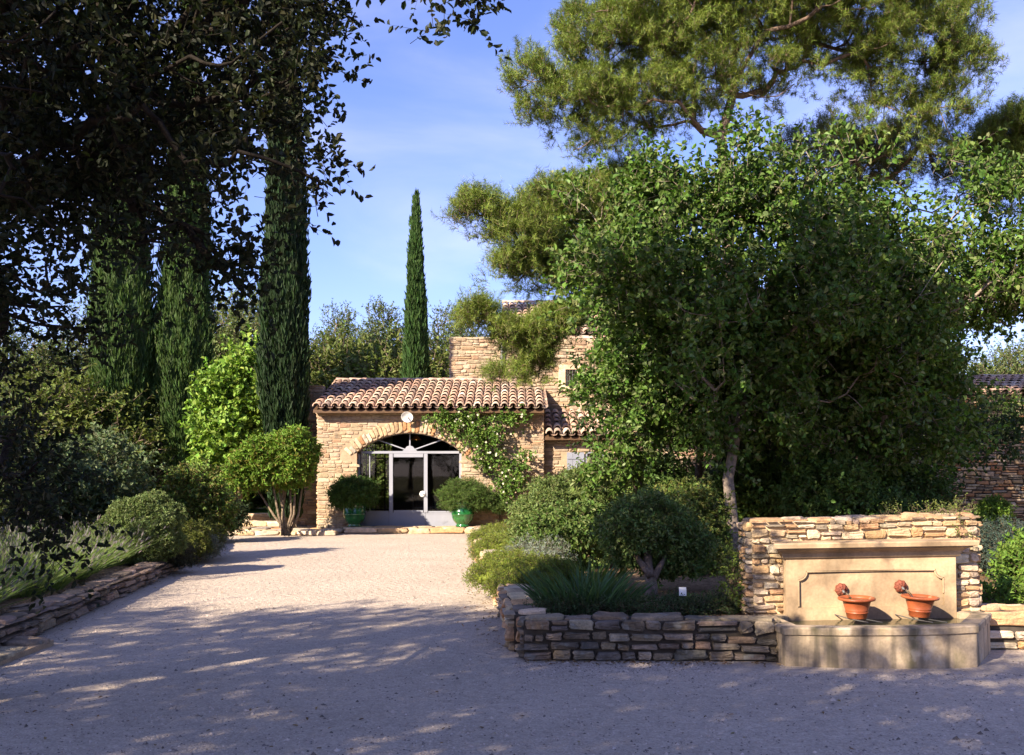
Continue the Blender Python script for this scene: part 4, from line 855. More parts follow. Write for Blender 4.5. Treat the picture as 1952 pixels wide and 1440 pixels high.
tree('white_oak', 'slim oak with a thin dark stem between the two paler trunks', 'tree',
     [(3.3, 17.4, .2), (3.25, 17.4, 1.4), (3.3, 17.3, 2.6)], .09, [(3.3, 17.2, 3.2, 1.3, 1.1, 1.2), (5.2, 17.0, 3.2, 1.1, 1.0, 1.1)],
     380, 6, 7, .36, (.09, .055), [(.045, .08, .022)], 75, 'oaks over the garden bed', scatter=.14, barkt=(.05, .04, .03), lo=.3, kind='diamond', nbranch=150)

tree('white_oak', 'shaded oak standing close to the outbuilding wall', 'tree', [(9.2, 23.4, 0), (9.2, 23.4, 1.5), (9.1, 23.3, 3.0)], .14,
     [(9.0, 23.2, 4.6, 2.2, 1.6, 1.9), (7.0, 23.4, 4.4, 1.6, 1.4, 1.8), (10.9, 23.4, 3.4, 1.0, 1.0, 1.1)], 520, 7, 7, .45, (.12, .07), [(.05, .085, .022)], 76, 'oaks over the garden bed', mask=cleargap, scatter=.18, barkt=(.07, .055, .04), lo=.3, kind='diamond', nbranch=150)

# --- Aleppo pines
PN = [(.145, .205, .030), (.185, .245, .036), (.10, .155, .026), (.16, .18, .04)]
def flatpads(P): return np.ones(len(P), bool)
def pine(label, trunk, r0, blobs, n, seed, K=8, m=30, sl=.22, tint=PN, nl=(.115, .0095), up=1.0, barkt=(.15, .105, .075), lo=.62, scatter=.075, nb=None, mask=None, power=.5):
    return tree('pine_tree', label, 'tree', trunk, r0, blobs, int(n * 3.5), K, m, sl, nl, tint, seed, 'Aleppo pines behind the oaks', 'needle', 'needle', barkt, lo, up, scatter, 1.3, .005, mask, .15, .26, None, .14, power, .012, nb)
Yp = 21.
def B(px, py, rx, rz, ry=1.4, Y=Yp, dy=0, w=1):
    x, y, z = at(px, py, Y + dy); k = (Y + dy) / FP; return (x, y, z, rx * k, ry, rz * k, w)
pine('tall umbrella pine whose broad sunlit crown fills the top right of the sky', [at(1395, 960, Yp), at(1392, 600, Yp), at(1385, 380, Yp), at(1375, 260, Yp), at(1400, 170, Yp)], .16,
     [B(1110, 210, 110, 55, 1.2), B(1190, 110, 130, 85, 1.6), B(1310, 40, 150, 120, 1.9), B(1460, 0, 170, 150, 2.2, w=1.2), B(1620, 40, 160, 130, 2.0), B(1740, 110, 130, 110, 1.6), B(1830, 130, 55, 45, .9), B(1240, 200, 160, 50, 1.5), B(1400, 170, 150, 60, 1.6, w=.5), B(1700, 240, 130, 60, 1.3, w=.5), B(1020, 160, 50, 55, .7), B(1110, 60, 55, 45, .8), B(1150, 290, 80, 22, .8, w=.6), B(1800, 230, 60, 90, 1.0, w=.5), B(1380, -90, 200, 110, 2.2), B(1620, -90, 160, 100, 2.2)], 1150, 81, lo=.45, nb=520)
pine('lower pine on the left reaching bright needle tufts toward the lone cypress', [at(1180, 1000, 24), at(1200, 760, 24), at(1190, 620, 23.5), at(1170, 520, 23)], .17,
     [B(915, 420, 48, 45, .7, 20), B(1000, 460, 60, 55, .8, 20), B(1050, 400, 55, 48, .8, 20.5), B(1110, 420, 70, 70, 1.0, 21), B(1030, 520, 60, 50, .8, 20.5, w=.8), B(965, 520, 40, 30, .6, 20, w=.6), B(1110, 520, 60, 60, 1., 21), B(1180, 400, 80, 70, 1.2, 22), B(1180, 500, 60, 70, 1., 22)], 420, 82, lo=.4, nb=200, sl=.3)
pine('low hanging pine boughs in front of the stone tower and the small barred window', [at(1215, 1000, 21.5), at(1225, 800, 21.5), at(1200, 640, 21.3), at(1130, 610, 20.8)], .09,
     [B(912, 605, 32, 18, .6, 20), B(965, 640, 26, 14, .6, 20), B(1060, 620, 34, 20, .7, 20.2), B(1000, 668, 46, 20, .6, 20.2), B(1020, 640, 30, 20, .6, 20.1), B(955, 722, 45, 9, .5, 20, w=.5), B(1020, 700, 26, 24, .6, 20.4), B(1075, 620, 36, 22, .6, 20.6)], 120, 83, lo=.35, nb=140, sl=.26)
pine('thin open pine standing further right, seen through gaps over the right oak', [at(1610, 1000, 25), at(1625, 600, 25), at(1610, 400, 25), at(1640, 290, 25)], .15,
     [B(1640, 320, 110, 60, 1.5, 25, w=.6), B(1740, 300, 100, 60, 1.5, 25, w=.6), B(1560, 300, 90, 60, 1.4, 25, w=.5), B(1850, 330, 60, 60, 1.2, 25, w=.6)], 260, 84, lo=.4, nb=180, tint=[(.07, .10, .03)], K=6, m=20, power=.42)
pine('pine cut by the right edge of the picture with grey-brown bare twigs below', [at(2080, 1000, 23), at(2060, 600, 23), at(2000, 420, 23), at(1990, 300, 23)], .17,
     [B(1930, 260, 60, 50, 1.0, 23), B(2000, 300, 110, 90, 1.5, 23), B(1900, 340, 45, 40, .8, 23, w=.5), B(1950, 380, 60, 40, 1., 23, w=.5), B(2090, 240, 90, 90, 1.5, 23)], 330, 85, lo=.45, nb=200)

# --- cypresses
def cypress(label, x, y, h, r, seed, n, tint, z0=0, top=None, lean=0, tip=.35, group='tall Italian cypresses'):
    rng = np.random.default_rng(seed); t = thing('cypress_tree', label, 'tree', group, loc=(x, y, 0))
    def rad(f):            # radius at height fraction f
        f = np.clip(f, 0, 1); return r * (np.minimum(1, .62 + 1.6 * f) * np.clip((1 - f) / (1 - .33), 0, 1) ** .72 * .93 + .02)
    mb = MB(); seg, rings = 28, 40; V = []; ph = rng.uniform(0, 6, 5)
    def fl(a, z): return 1 + .09 * np.sin(3 * a + ph[0] + .9 * z) + .07 * np.sin(7 * a + ph[1] + 1.7 * z) + .06 * np.sin(11 * a + ph[2] - 2.3 * z) + .05 * np.sin(2.7 * z + ph[3] + 2 * a)
    for j in range(rings + 1):
        f = j / rings; z = z0 + .25 + (h - z0 - .3) * f
        for i in range(seg): a = 2 * pi * i / seg; q = rad(f) * .84 * fl(a, z); V.append((q * cos(a) + lean * f, q * sin(a), z))
    F = [(j * seg + i, j * seg + (i + 1) % seg, (j + 1) * seg + (i + 1) % seg, (j + 1) * seg + i) for j in range(rings) for i in range(seg)] + [tuple(range(seg))[::-1]]
    mb.add(V, F, np.array(tint) * .8)  # solid core added to block light, tinted darker than the leaves
    f = 1 - rng.random(n) ** .62; a = rng.uniform(0, 2 * pi, n); z = z0 + .1 + (h - z0 - .3) * f; q = rad(f) * fl(a, z) * rng.uniform(.78, 1.03, n)
    C = np.stack([q * np.cos(a) + lean * f, q * np.sin(a), z], 1); out = np.stack([np.cos(a), np.sin(a), 0 * a], 1)
    A = unit(out * rng.uniform(.05, .4, (n, 1)) + [0, 0, 1] + rng.normal(size=(n, 3)) * .14); Nn = unit(out + rng.normal(size=(n, 3)) * .6)
    pat = 1 + .22 * np.sin(9 * a + 1.3 * z) * np.sin(2.1 * z + 3 * a)
    L = rng.uniform(.14, .34, n); leaves(mb, C, A, Nn, L, L * rng.uniform(.16, .3, n), vary(rng, tint, n, .3) * pat[:, None], 'diamond')
    mb.build('crown', M['leaf'], t); s = MB(); s.tube([(0, 0, -.1), (0, 0, .4), (lean * .5, 0, h * .5)], [r * .3, r * .2, .05], 10, (.13, .1, .08)); s.build('trunk', M['bark'], t, smooth=True); return t
CY = [.046, .084, .020]
k = 30 / FP
cypress('leftmost wide cypress of the three behind the lavender bed', -13.3, 34, 20, 1.08, 91, 26000, CY, z0=.2)
cypress('middle cypress of the three behind the lavender bed', -11.4, 34.5, 19.5, .95, 92, 26000, CY, z0=.2, lean=.25)
cypress('thick near-black cypress rising just left of the house', -6.15, 27.0, 16.5, .64, 93, 24000, [.020, .040, .014], z0=.2)  # leaf colour darkened for the shadow of the neighbouring trees
cypress('lone pointed cypress standing in the sun behind the roof', at(791, 0, 37)[0], 37, 1.6 + (900 - 361) * 37 / FP, .52, 94, 26000, [.042, .085, .022], lean=.04)

# --- bright broadleaf tree between the cypresses, lit from the left
tree('maple_tree', 'bright yellow-green broadleaf tree glowing in the sun between the cypresses', 'tree', [(-8.0, 29.2, 0), (-8.0, 29.2, 1.2), (-7.95, 29.2, 2.4)], .11,
     [(-8.2, 29.2, 3.1, .85, .8, 1.6), (-7.7, 29.2, 4.1, .65, .7, 1.2), (-8.3, 29.2, 1.9, .8, .8, .8)], 330, 6, 6, .42, (.15, .12), [(.14, .24, .035), (.18, .28, .045)], 95, kind='oval', scatter=.16, up=.1, nbranch=100)

# --- background trees: three crowns, copied
def backtree(seed, kind, tint, sparse):
    rng = np.random.default_rng(seed); t = thing('background_tree', 'x', 'tree'); mb, st = MB(), MB()
    blobs = {0: [(0, 0, 5.6, 1.5, 1.5, 1.9), (.7, .2, 7.2, .8, .8, 1.3), (-.9, 0, 4.6, 1.2, 1.2, 1.4), (.9, 0, 4.0, 1.2, 1.2, 1.2)],
             1: [(0, 0, 4.4, 2.3, 2.0, 1.5), (-1.6, 0, 3.8, 1.3, 1.2, 1.1), (1.5, 0, 4.3, 1.4, 1.3, 1.2), (.3, 0, 5.6, 1.3, 1.2, 1.0)],
             2: [(0, 0, 2.2, 1.8, 1.6, 1.7), (1.2, 0, 1.6, 1.2, 1.2, 1.3), (-1.2, 0, 1.5, 1.2, 1.2, 1.2)]}[kind]
    C, O = blobs_sample(rng, blobs, sparse, .35); foliage(mb, st, rng, C, O, 9, 10, .55, (.13, .07), tint, 'diamond', .5, .25, .9, .012, (.13, .1, .07), spur=.2)
    limbs(st, rng, [(0, 0, -.1), (0, 0, 1.), (.05, 0, 2.)] if kind < 2 else [(0, 0, -.1), (0, 0, .3), (0, 0, .6)], .16, C[:90], (.16, .12, .08), .02)
    mb.build('crown', M['leaf'], t); st.build('trunk', M['bark'], t); return t
BT = [backtree(101, 0, [(.085, .115, .04), (.10, .135, .05)], 260), backtree(102, 1, [(.085, .12, .035), (.11, .14, .045)], 300), backtree(103, 2, [(.12, .15, .035), (.10, .13, .03)], 260)]
used = set()
def back(kind, px, ptop, Y, wscale, label, group=None, rz=0.):
    x = (px - 976) / FP * Y; h0 = (8.6, 6.8, 4.0)[kind]; ht = EYE + (HZ - ptop) * Y / FP; s = ht / h0
    o = BT[kind] if kind not in used else copy_tree(BT[kind]); used.add(kind)
    o.location = (x, Y, 0); o.scale = (s * wscale, s * wscale, s); o.rotation_euler = (0, 0, rz); o['label'] = label
    if group: o['group'] = group
g1 = 'wild trees beyond the house roof'
for a in [(0, 622, 592, 62, .9, 'pale airy tree beyond the roof, next to the black cypress', g1, .3), (0, 655, 640, 66, .8, 'lower blue-green tree second from the black cypress beyond the roof', g1, 2.), (1, 700, 632, 58, .8, 'round tree beyond the roof, midway between the two cypresses', g1, 1.),
          (0, 742, 590, 60, .95, 'taller tree beyond the roof touching the lone cypress on its left', g1, 4.), (0, 832, 598, 60, .9, 'narrow dark tree beyond the roof on the right of the lone cypress', g1, 5.2), (0, 900, 585, 55, .7, 'tree rising directly behind the stone tower', g1, 1.7),
          (2, 600, 662, 44, 1.1, 'yellowish bush beyond the left end of the roof ridge', g1, .5), (2, 655, 668, 44, 1., 'yellowish bush beyond the roof, second from its left end', g1, 1.5), (2, 715, 664, 43, 1.1, 'yellowish bush beyond the roof, just left of the lone cypress', g1, 2.6), (2, 830, 655, 42, .9, 'bush beyond the roof between the lone cypress and the tower', g1, 3.8), (2, 770, 680, 46, .9, 'bush hidden mostly behind the lone cypress foot', g1, 4.4),
          (1, 1885, 672, 58, 1.0, 'hazy green tree above the outbuilding, left one of the pair at the right edge', 'trees above the outbuilding', 0), (1, 1965, 655, 60, 1.1, 'hazy green tree above the outbuilding, cut by the right edge', 'trees above the outbuilding', 2.2), (1, 1800, 700, 62, 1.0, 'hazy tree above the outbuilding half hidden by the oak leaves', 'trees above the outbuilding', 3.)]: back(*a)
g2 = 'dusky trees behind the cypresses'
for a in [(1, 420, 570, 48, 1.0, 'dull olive tree behind the bright maple', g2, 1.), (1, 480, 588, 46, .9, 'dull olive tree touching the black cypress on its left', g2, 3.), (1, 335, 600, 50, 1.0, 'dusky tree in the gap between the two left cypresses', g2, 2.), (0, 145, 585, 46, 1.1, 'olive tree left of the leftmost cypress with its top in the sun', g2, .6), (1, 60, 630, 44, 1.1, 'broad dusky tree near the left edge of the picture', g2, 4.4),
          (2, 130, 720, 34, 1.2, 'dark bushy growth left of the leftmost cypress', g2, 0.), (2, 20, 740, 32, 1.3, 'dark bushy growth at the far left edge', g2, 1.2), (2, 400, 800, 38, 1.3, 'dark thicket behind the foot of the bright maple', g2, 2.4), (2, 340, 800, 37, 1., 'dark thicket seen between the feet of the two left cypresses', g2, 3.3), (2, 470, 850, 42, 1.6, 'dark thicket behind the lawn', g2, 5.), (2, 600, 800, 40, 1.1, 'thicket hidden behind the shaded wing', g2, 5.5), (2, 745, 745, 42, 1.2, 'green garden bush seen through the arched door glass', g2, 1.9)]: back(*a)
tree('young_oak', 'dusky oak with sparse sun-flecked leaves left of the leftmost cypress', 'tree', [(-9.0, 15.5, .2), (-9.0, 15.5, 1.0), (-8.9, 15.4, 1.8)], .12, [(-8.9, 15.2, 2.1, 1.2, 1.1, .9), (-7.9, 15.0, 1.6, .8, .8, .7)], 200, 6, 6, .36, (.07, .04), [(.08, .115, .04), (.10, .13, .055)], 96, scatter=.14, nbranch=150)
tree('young_oak', 'dark broad oak further back at the left edge', 'tree', [(-14.0, 21.5, .2), (-13.9, 21.5, 1.2), (-13.9, 21.5, 2.6)], .2, [(-13.6, 21, 2.9, 2.2, 1.8, 1.6), (-15.5, 21.5, 3.4, 2.5, 2, 2.2)], 380, 6, 6, .45, (.11, .065), [(.035, .05, .02), (.045, .062, .025)], 97, scatter=.2, kind='diamond', nbranch=150)

back(2, 716, 815, 39.5, 1.2, 'sunlit bush in the back garden framed by the left pane of the arched door', g2, .9)
g3 = 'unseen trees added behind the viewpoint'
for i in range(11):  # unseen row added to darken the door reflections and the fill from behind
    o = copy_tree(BT[(0, 1, 1)[i % 3]]); o.location = (-38 + i * 7.2, -30 - 3 * ((i * 5) % 3), 0); sc_ = 1.0 + .12 * ((i * 7) % 4); o.scale = (1.5 * sc_, 1.5 * sc_, sc_); o.rotation_euler = (0, 0, i * 1.3); o['group'] = g3; o['label'] = '%s tree from the left in the unseen row added behind the viewpoint' % ('first', 'second', 'third', 'fourth', 'fifth', 'sixth', 'seventh', 'eighth', 'ninth', 'tenth', 'last')[i]

# ================================================================== SHRUBS AND FLOWERS
GY = [(.085, .11, .045), (.10, .13, .06), (.07, .095, .04)]
shrub('clipped_shrub', 'neat grey-green rounded dome of foliage behind the lavender', 'shrub', [(*at(273, 1012, 15.3)[:2], .72, .56, .52, .48)], 2400, 4, 5, .045, (.04, .018), [(.15, .20, .07), (.12, .165, .055)], 111, core=.82, scatter=.012, lo=.97, zmin=-.05)
shrub('rose_shrub', 'loose leafy shrub with reddish tips behind the rounded dome', 'shrub', [(*at(368, 940, 18.5)[:2], 1.15, .5, .5, .48), (*at(395, 965, 18.5)[:2], .8, .4, .4, .35)], 360, 4, 6, .16, (.075, .04), [(.10, .16, .035), (.12, .17, .035), (.13, .12, .035)], 112, core=.55, scatter=.05, kind='oval')
shrub('low_shrub', 'small yellow-green cushion shrub near the end of the lavender wall', 'shrub', [(*at(362, 1020, 17.2)[:2], .42, .30, .3, .28), (*at(395, 1005, 18)[:2], .5, .28, .28, .22)], 500, 4, 5, .06, (.05, .018), [(.13, .15, .03), (.10, .12, .03)], 113, core=.8, scatter=.03)
shrub('low_shrub', 'small silver-grey cushion plant spilling over the end of the wall', 'shrub', [(*at(385, 1042, 17.6)[:2], .3, .22, .22, .2), (*at(402, 1030, 18)[:2], .33, .2, .2, .2)], 360, 4, 5, .07, (.05, .014), [(.19, .21, .16), (.15, .17, .13)], 114, core=.8, scatter=.03)
shrub('low_shrub', 'dark low mound of foliage hanging over the wall in front of the silver plant', 'shrub', [(*at(333, 1050, 15.8)[:2], .26, .3, .3, .2)], 420, 4, 5, .05, (.035, .014), [(.05, .055, .035)], 115, core=.85, scatter=.03)
shrub('low_shrub', 'dark clipped bush beside the stone block on the garden path', 'shrub', [(*at(420, 985, 22.6)[:2], .62, .55, .5, .38), (*at(398, 960, 22.6)[:2], .8, .5, .5, .4)], 500, 4, 5, .10, (.07, .035), [(.03, .05, .018)], 116, core=.85)
shrub('viburnum_shrub', 'big dusky grey-leaved shrub at the back of the lavender bed', 'shrub', [(*at(170, 915, 17)[:2], 1.35, .85, .8, .75), (*at(60, 930, 16.5)[:2], 1.2, .9, .8, .7), (*at(215, 960, 17)[:2], .9, .5, .5, .6), (*at(-40, 960, 16)[:2], 1.0, .9, .8, .8)], 900, 4, 6, .22, (.085, .045), [(.12, .16, .075), (.085, .12, .055)], 117, core=.6, kind='oval', scatter=.08)
px_, py_ = at(545, 1020, 24.3)[:2]
stems = []
rs = np.random.default_rng(118)
for k, (tx, ty) in enumerate(((495, 940), (522, 935), (532, 930), (545, 930), (553, 930), (562, 930), (575, 935), (540, 900))):
    e = np.array(at(tx, ty, 24.3 + rs.uniform(-.3, .3))); b = np.array([px_ + rs.uniform(-.12, .12), py_ + rs.uniform(-.1, .1), .05]); m_ = b * .55 + e * .45 + [(.1 if tx > 545 else -.04), 0, .0]
    stems.append(([b, m_, e, e + (e - m_) * .5], [.038, .030, .024, .014]))
shrub('photinia_shrub', 'multi-stemmed shrub with a flat domed crown of green and reddish leaves at the house corner', 'shrub',
      [(*at(520, 880, 24.3)[:2], 1.86, .70, .75, .50), (*at(562, 880, 24.2)[:2], 1.93, .40, .65, .56), (*at(474, 895, 24.2)[:2], 1.66, .42, .5, .36)], 800, 6, 7, .19, (.095, .042), [(.12, .21, .025), (.14, .23, .03), (.10, .18, .022), (.15, .15, .03)], 118, core=.72, stems=stems, base=.05, scatter=.05, kind='oval', zmin=.5, barkt=(.17, .13, .09), lo=.82)
# right bed
shrub('cistus_shrub', 'broad grey-green mounded shrub filling the middle of the garden bed before the house', 'shrub', [(*at(1085, 980, 17)[:2], .85, .85, .8, .68), (*at(1035, 1000, 16)[:2], .7, .45, .5, .5), (*at(1140, 960, 18)[:2], .95, .8, .7, .66)], 2600, 4, 6, .10, (.065, .026), [(.12, .165, .045), (.145, .185, .06), (.085, .13, .035)], 121, core=.80, scatter=.03, lo=.9)
shrub('laurel_shrub', 'glossy green shrub in front of the mounded one with small pale leaves', 'shrub', [(*at(1100, 1020, 13.6)[:2], .72, .5, .5, .38), (*at(1060, 1000, 14)[:2], .72, .4, .4, .3)], 520, 4, 6, .12, (.055, .034), [(.085, .14, .03), (.07, .12, .025), (.12, .16, .05)], 122, core=.75, kind='oval', scatter=.04)
shrub('olive_shrub', 'dark round bushy shrub on a short thick trunk in the front of the garden bed', 'shrub', [(*at(1232, 1025, 10.8)[:2], .95, .40, .40, .36), (*at(1285, 1050, 10.9)[:2], .78, .36, .36, .26), (*at(1195, 1010, 10.9)[:2], .92, .24, .3, .27)], 800, 4, 6, .10, (.055, .026), [(.11, .17, .045), (.08, .135, .035), (.15, .19, .06)], 123, core=.5,
      stems=[([(*at(1237, 1160, 10.2)[:2], .22), (*at(1243, 1110, 10.3)[:2], .42), (*at(1235, 1080, 10.5)[:2], .62), (*at(1235, 1040, 10.8)[:2], .95)], [.085, .06, .05, .03]), ([(*at(1241, 1110, 10.3)[:2], .45), (*at(1270, 1075, 10.6)[:2], .72)], [.045, .02]), ([(*at(1240, 1100, 10.3)[:2], .52), (*at(1200, 1060, 10.7)[:2], .8)], [.04, .02])], scatter=.04, barkt=(.15, .11, .08))
shrub('pittosporum_shrub', 'light green leafy shrub between the dark round shrub and the pale trunk', 'shrub', [(*at(1315, 1010, 13)[:2], .85, .42, .5, .48), (*at(1290, 985, 13.4)[:2], 1.0, .4, .4, .36), (*at(1335, 1055, 12.6)[:2], .55, .22, .3, .3)], 800, 4, 6, .13, (.055, .03), [(.11, .155, .03), (.09, .135, .03), (.15, .16, .04)], 124, core=.7, kind='oval', scatter=.05)
shrub('viburnum_shrub', 'leafy mid-green shrub below the shutter behind the mounded shrub', 'shrub', [(*at(1190, 930, 20)[:2], 1.3, .8, .7, .6), (*at(1260, 935, 19.5)[:2], 1.2, .7, .7, .55)], 500, 4, 6, .2, (.075, .042), [(.07, .12, .03)], 125, core=.7, kind='oval', scatter=.06)
shrub('viburnum_shrub', 'sunlit leafy shrub immediately right of the pale oak trunk', 'shrub', [(*at(1440, 960, 16.5)[:2], 1.15, .55, .5, .55), (*at(1480, 975, 16.2)[:2], .95, .4, .4, .4)], 420, 4, 6, .2, (.08, .045), [(.10, .16, .03), (.07, .12, .025)], 126, core=.5, kind='oval', scatter=.06)
shrub('viburnum_shrub', 'leafy shrub behind the middle of the fountain wall', 'shrub', [(*at(1580, 945, 15)[:2], 1.2, .55, .5, .45), (*at(1630, 925, 15.4)[:2], 1.3, .35, .4, .3)], 300, 4, 6, .22, (.08, .045), [(.08, .14, .03)], 127, core=.4, kind='oval', scatter=.07)
shrub('viburnum_shrub', 'leafy shrub behind the right half of the fountain wall', 'shrub', [(*at(1730, 955, 16)[:2], 1.05, .6, .5, .5), (*at(1690, 975, 15)[:2], .85, .4, .4, .3)], 320, 4, 6, .22, (.08, .04), [(.06, .11, .03)], 128, core=.5, kind='oval', scatter=.07)
shrub('viburnum_shrub', 'dark undergrowth shrub deep under the thicket of oaks', 'shrub', [(5.0, 20.5, 1.0, 1.6, .8, 1.1), (7.5, 21, .9, 1.5, .8, 1.0), (2.9, 20.8, 1.0, 1.2, .8, .9)], 500, 4, 6, .3, (.11, .06), [(.035, .055, .018)], 129, core=.85, scatter=.08)
shrub('spurge_plant', 'small fresh green plant at the foot of the outbuilding wall', 'plant', [(*at(1895, 990, 26)[:2], .4, .32, .3, .42)], 200, 4, 6, .14, (.09, .04), [(.12, .20, .03)], 130, core=.5, base=.0)
shrub('teucrium_shrub', 'dark blue-green rounded bush right of the fountain wall', 'shrub', [(*at(1915, 1065, 12.5)[:2], .62, .46, .42, .28), (*at(1890, 1050, 13)[:2], .6, .3, .3, .24)], 700, 4, 6, .09, (.04, .018), [(.045, .07, .055), (.06, .085, .065)], 131, core=.8)
shrub('rose_shrub', 'fresh bright green plant spilling over the wall at the right edge', 'plant', [(*at(1965, 1110, 10.6)[:2], .45, .28, .3, .35), (*at(1925, 1160, 10)[:2], .30, .26, .22, .12), (*at(1985, 1060, 10.8)[:2], .6, .3, .3, .3)], 420, 4, 6, .13, (.05, .028), [(.12, .20, .03), (.09, .16, .025)], 132, core=.4, kind='oval')
shrub('ivy_plant', 'trailing green sprigs along the top right of the fountain wall', 'plant', [(4.15, 9.3, 1.24, .16, .16, .05), (3.75, 9.35, 1.22, .45, .12, .035), (4.05, 9.02, 1.05, .06, .05, .18)], 70, 3, 5, .10, (.022, .012), [(.13, .17, .04)], 133, core=0, base=1.2, zmin=-.5, scatter=.02, lo=.2)
shrub('ivy_plant', 'yellow-green climbing plant at the left side of the fountain wall', 'plant', [(*at(1402, 1110, 9.3)[:2], .55, .05, .12, .3)], 90, 3, 5, .1, (.035, .02), [(.12, .17, .03)], 134, core=0, zmin=-.1, lo=.2)
YG = [(.15, .19, .025), (.11, .155, .025), (.18, .21, .035)]
for i, (px, py, Y, r, lab) in enumerate([(985, 1085, 12.6, .5, 'yellow-green carpet plant at the left edge of the garden bed, nearest of the row'), (1010, 1062, 14.0, .55, 'yellow-green carpet plant, second from the front along the bed edge'), (965, 1052, 16.5, .45, 'yellow-green carpet plant halfway along the bed edge'), (955, 1040, 19.3, .5, 'yellow-green carpet plant nearest to the doorstep'), (1030, 1110, 11.6, .45, 'yellow-green carpet plant behind the strap-leaved clump')]):
    x, y, _ = at(px, py, Y); shrub('carpet_plant', lab, 'plant', [(x, y, .38, r, r * 1.2, .16), (x - .25, y - .1, .30, r * .7, r * .9, .14)], 700, 4, 6, .08, (.03, .011), YG, 140 + i, 'yellow-green carpet plants', core=.85, scatter=.03)
shrub('santolina_plant', 'small silvery plant between the carpet plants and the glossy shrub', 'plant', [(*at(1020, 1045, 13.6)[:2], .48, .3, .25, .16), (*at(1055, 1040, 13.2)[:2], .50, .22, .2, .14)], 360, 4, 6, .08, (.035, .01), [(.19, .22, .18)], 150, core=.7)
for i, (px, Y) in enumerate(((1090, 9.2), (1250, 9.1), (1330, 9.3))):
    x = (px - 976) / FP * Y; shrub('carpet_plant', ('dark creeping foliage over the front wall, left of the strap-leaved clump', 'dark creeping foliage at the foot of the short thick trunk', 'dark creeping foliage right behind the front wall, nearest the fountain')[i], 'plant', [(x, Y, .33, .36, .22, .06)], 260, 4, 5, .08, (.028, .014), [(.05, .08, .03)], 155 + i, core=.7, scatter=.03)
# iris clumps
def strap(label, x, y, z, r, n, L, seed, tint, name='iris_plant', w=.022, spread=.5, bend=.25, group='strap-leaved iris clumps'):
    rng = np.random.default_rng(seed); t = thing(name, label, 'plant', group, loc=(x, y, z)); mb = MB(); a = rng.uniform(0, 6.28, n); q = r * np.sqrt(rng.random(n))
    Bp = np.stack([q * np.cos(a), q * np.sin(a), 0 * a - .03], 1); D = unit(np.stack([np.cos(a) * q / r * spread, np.sin(a) * q / r * spread, np.ones(n)], 1) + rng.normal(size=(n, 3)) * .12)
    blades(mb, rng, Bp, D, L * rng.uniform(.6, 1.1, n), w * rng.uniform(.7, 1.2, n), vary(rng, tint, n, .25), bend, 4); mb.build('leaves', M['leaf'], t); return t
IR = [(.055, .105, .035), (.075, .13, .05)]
strap('large dark clump of upright strap leaves just behind the front wall', *at(1110, 1160, 9.55)[:2], .28, .38, 330, .52, 161, IR)
strap('strap-leaved clump right of the large one with shorter leaves', *at(1165, 1165, 9.5)[:2], .28, .2, 120, .38, 162, IR)
strap('sunlit strap-leaved clump behind the large dark one', *at(1125, 1090, 11.2)[:2], .28, .3, 160, .5, 163, [(.11, .17, .04)])
strap('small pale strap-leaved tuft beside the doorstep end of the bed', *at(985, 1035, 17.5)[:2], .3, .3, 130, .42, 164, [(.14, .19, .06)])
strap('pale strap-leaved tuft behind the silvery plant', *at(1030, 1035, 15)[:2], .3, .28, 120, .42, 165, [(.14, .19, .06)])
# lavender
def lavender(label, x, y, z, seed, s=1.0, w=1.0):
    rng = np.random.default_rng(seed); t = thing('lavender_plant', label, 'plant', 'lavender plants behind the low wall', loc=(x, y, z)); mb = MB(); n = int(430 * w); a = rng.uniform(0, 6.28, n); q = .22 * np.sqrt(rng.random(n)) * s
    Bp = np.stack([q * np.cos(a), q * np.sin(a), 0 * a], 1); k = q / (.22 * s)
    D = unit(np.stack([np.cos(a) * k * .85 + .10, np.sin(a) * k * .85 - .05, np.ones(n)], 1) + rng.normal(size=(n, 3)) * .13); L = s * rng.uniform(.28, .62, n)
    tips = blades(mb, rng, Bp, D, L, rng.uniform(.004, .008, n), vary(rng, [(.14, .21, .05), (.12, .19, .045), (.17, .22, .07)], n, .25), .22, 3)
    m_ = 500; a = rng.uniform(0, 6.28, m_); e = rng.random(m_); Bq = np.stack([.2 * s * e * np.cos(a), .2 * s * e * np.sin(a), rng.uniform(0, .18, m_) * s], 1); Dq = unit(np.stack([np.cos(a), np.sin(a), .7 + 0 * a], 1) + rng.normal(size=(m_, 3)) * .4)
    blades(mb, rng, Bq, Dq, s * rng.uniform(.08, .2, m_), rng.uniform(.005, .009, m_), vary(rng, [(.085, .13, .045), (.11, .15, .065)], m_, .25), .1, 2)
    f = mb; sel = rng.random(n) < .4; T = tips[sel]; Dd = unit(D[sel] + rng.normal(size=(sel.sum(), 3)) * .1); kk = len(T); U = unit(np.cross(Dd, rvec(rng, kk))) * .006; V2 = np.cross(Dd, U / .006) * .006; Lk = rng.uniform(.03, .06, kk)[:, None]
    V = np.stack([T - Dd * .01, T + U + Dd * Lk * .3, T - .5 * U + .87 * V2 + Dd * Lk * .35, T - .5 * U - .87 * V2 + Dd * Lk * .3, T + Dd * Lk], 1)
    f.many(V, [(0, 1, 2), (0, 2, 3), (0, 3, 1), (1, 4, 2), (2, 4, 3), (3, 4, 1)], vary(rng, [(.15, .13, .13), (.12, .13, .09), (.17, .15, .16)], kk, .2)); mb.build('foliage', M['leaf'], t); return t
pos = []
edge = np.array([(-5.0, 8.3), (-5.2, 10.3), (-5.42, 12.2), (-5.66, 14.2), (-5.9, 15.6)]); rl = np.random.default_rng(170)
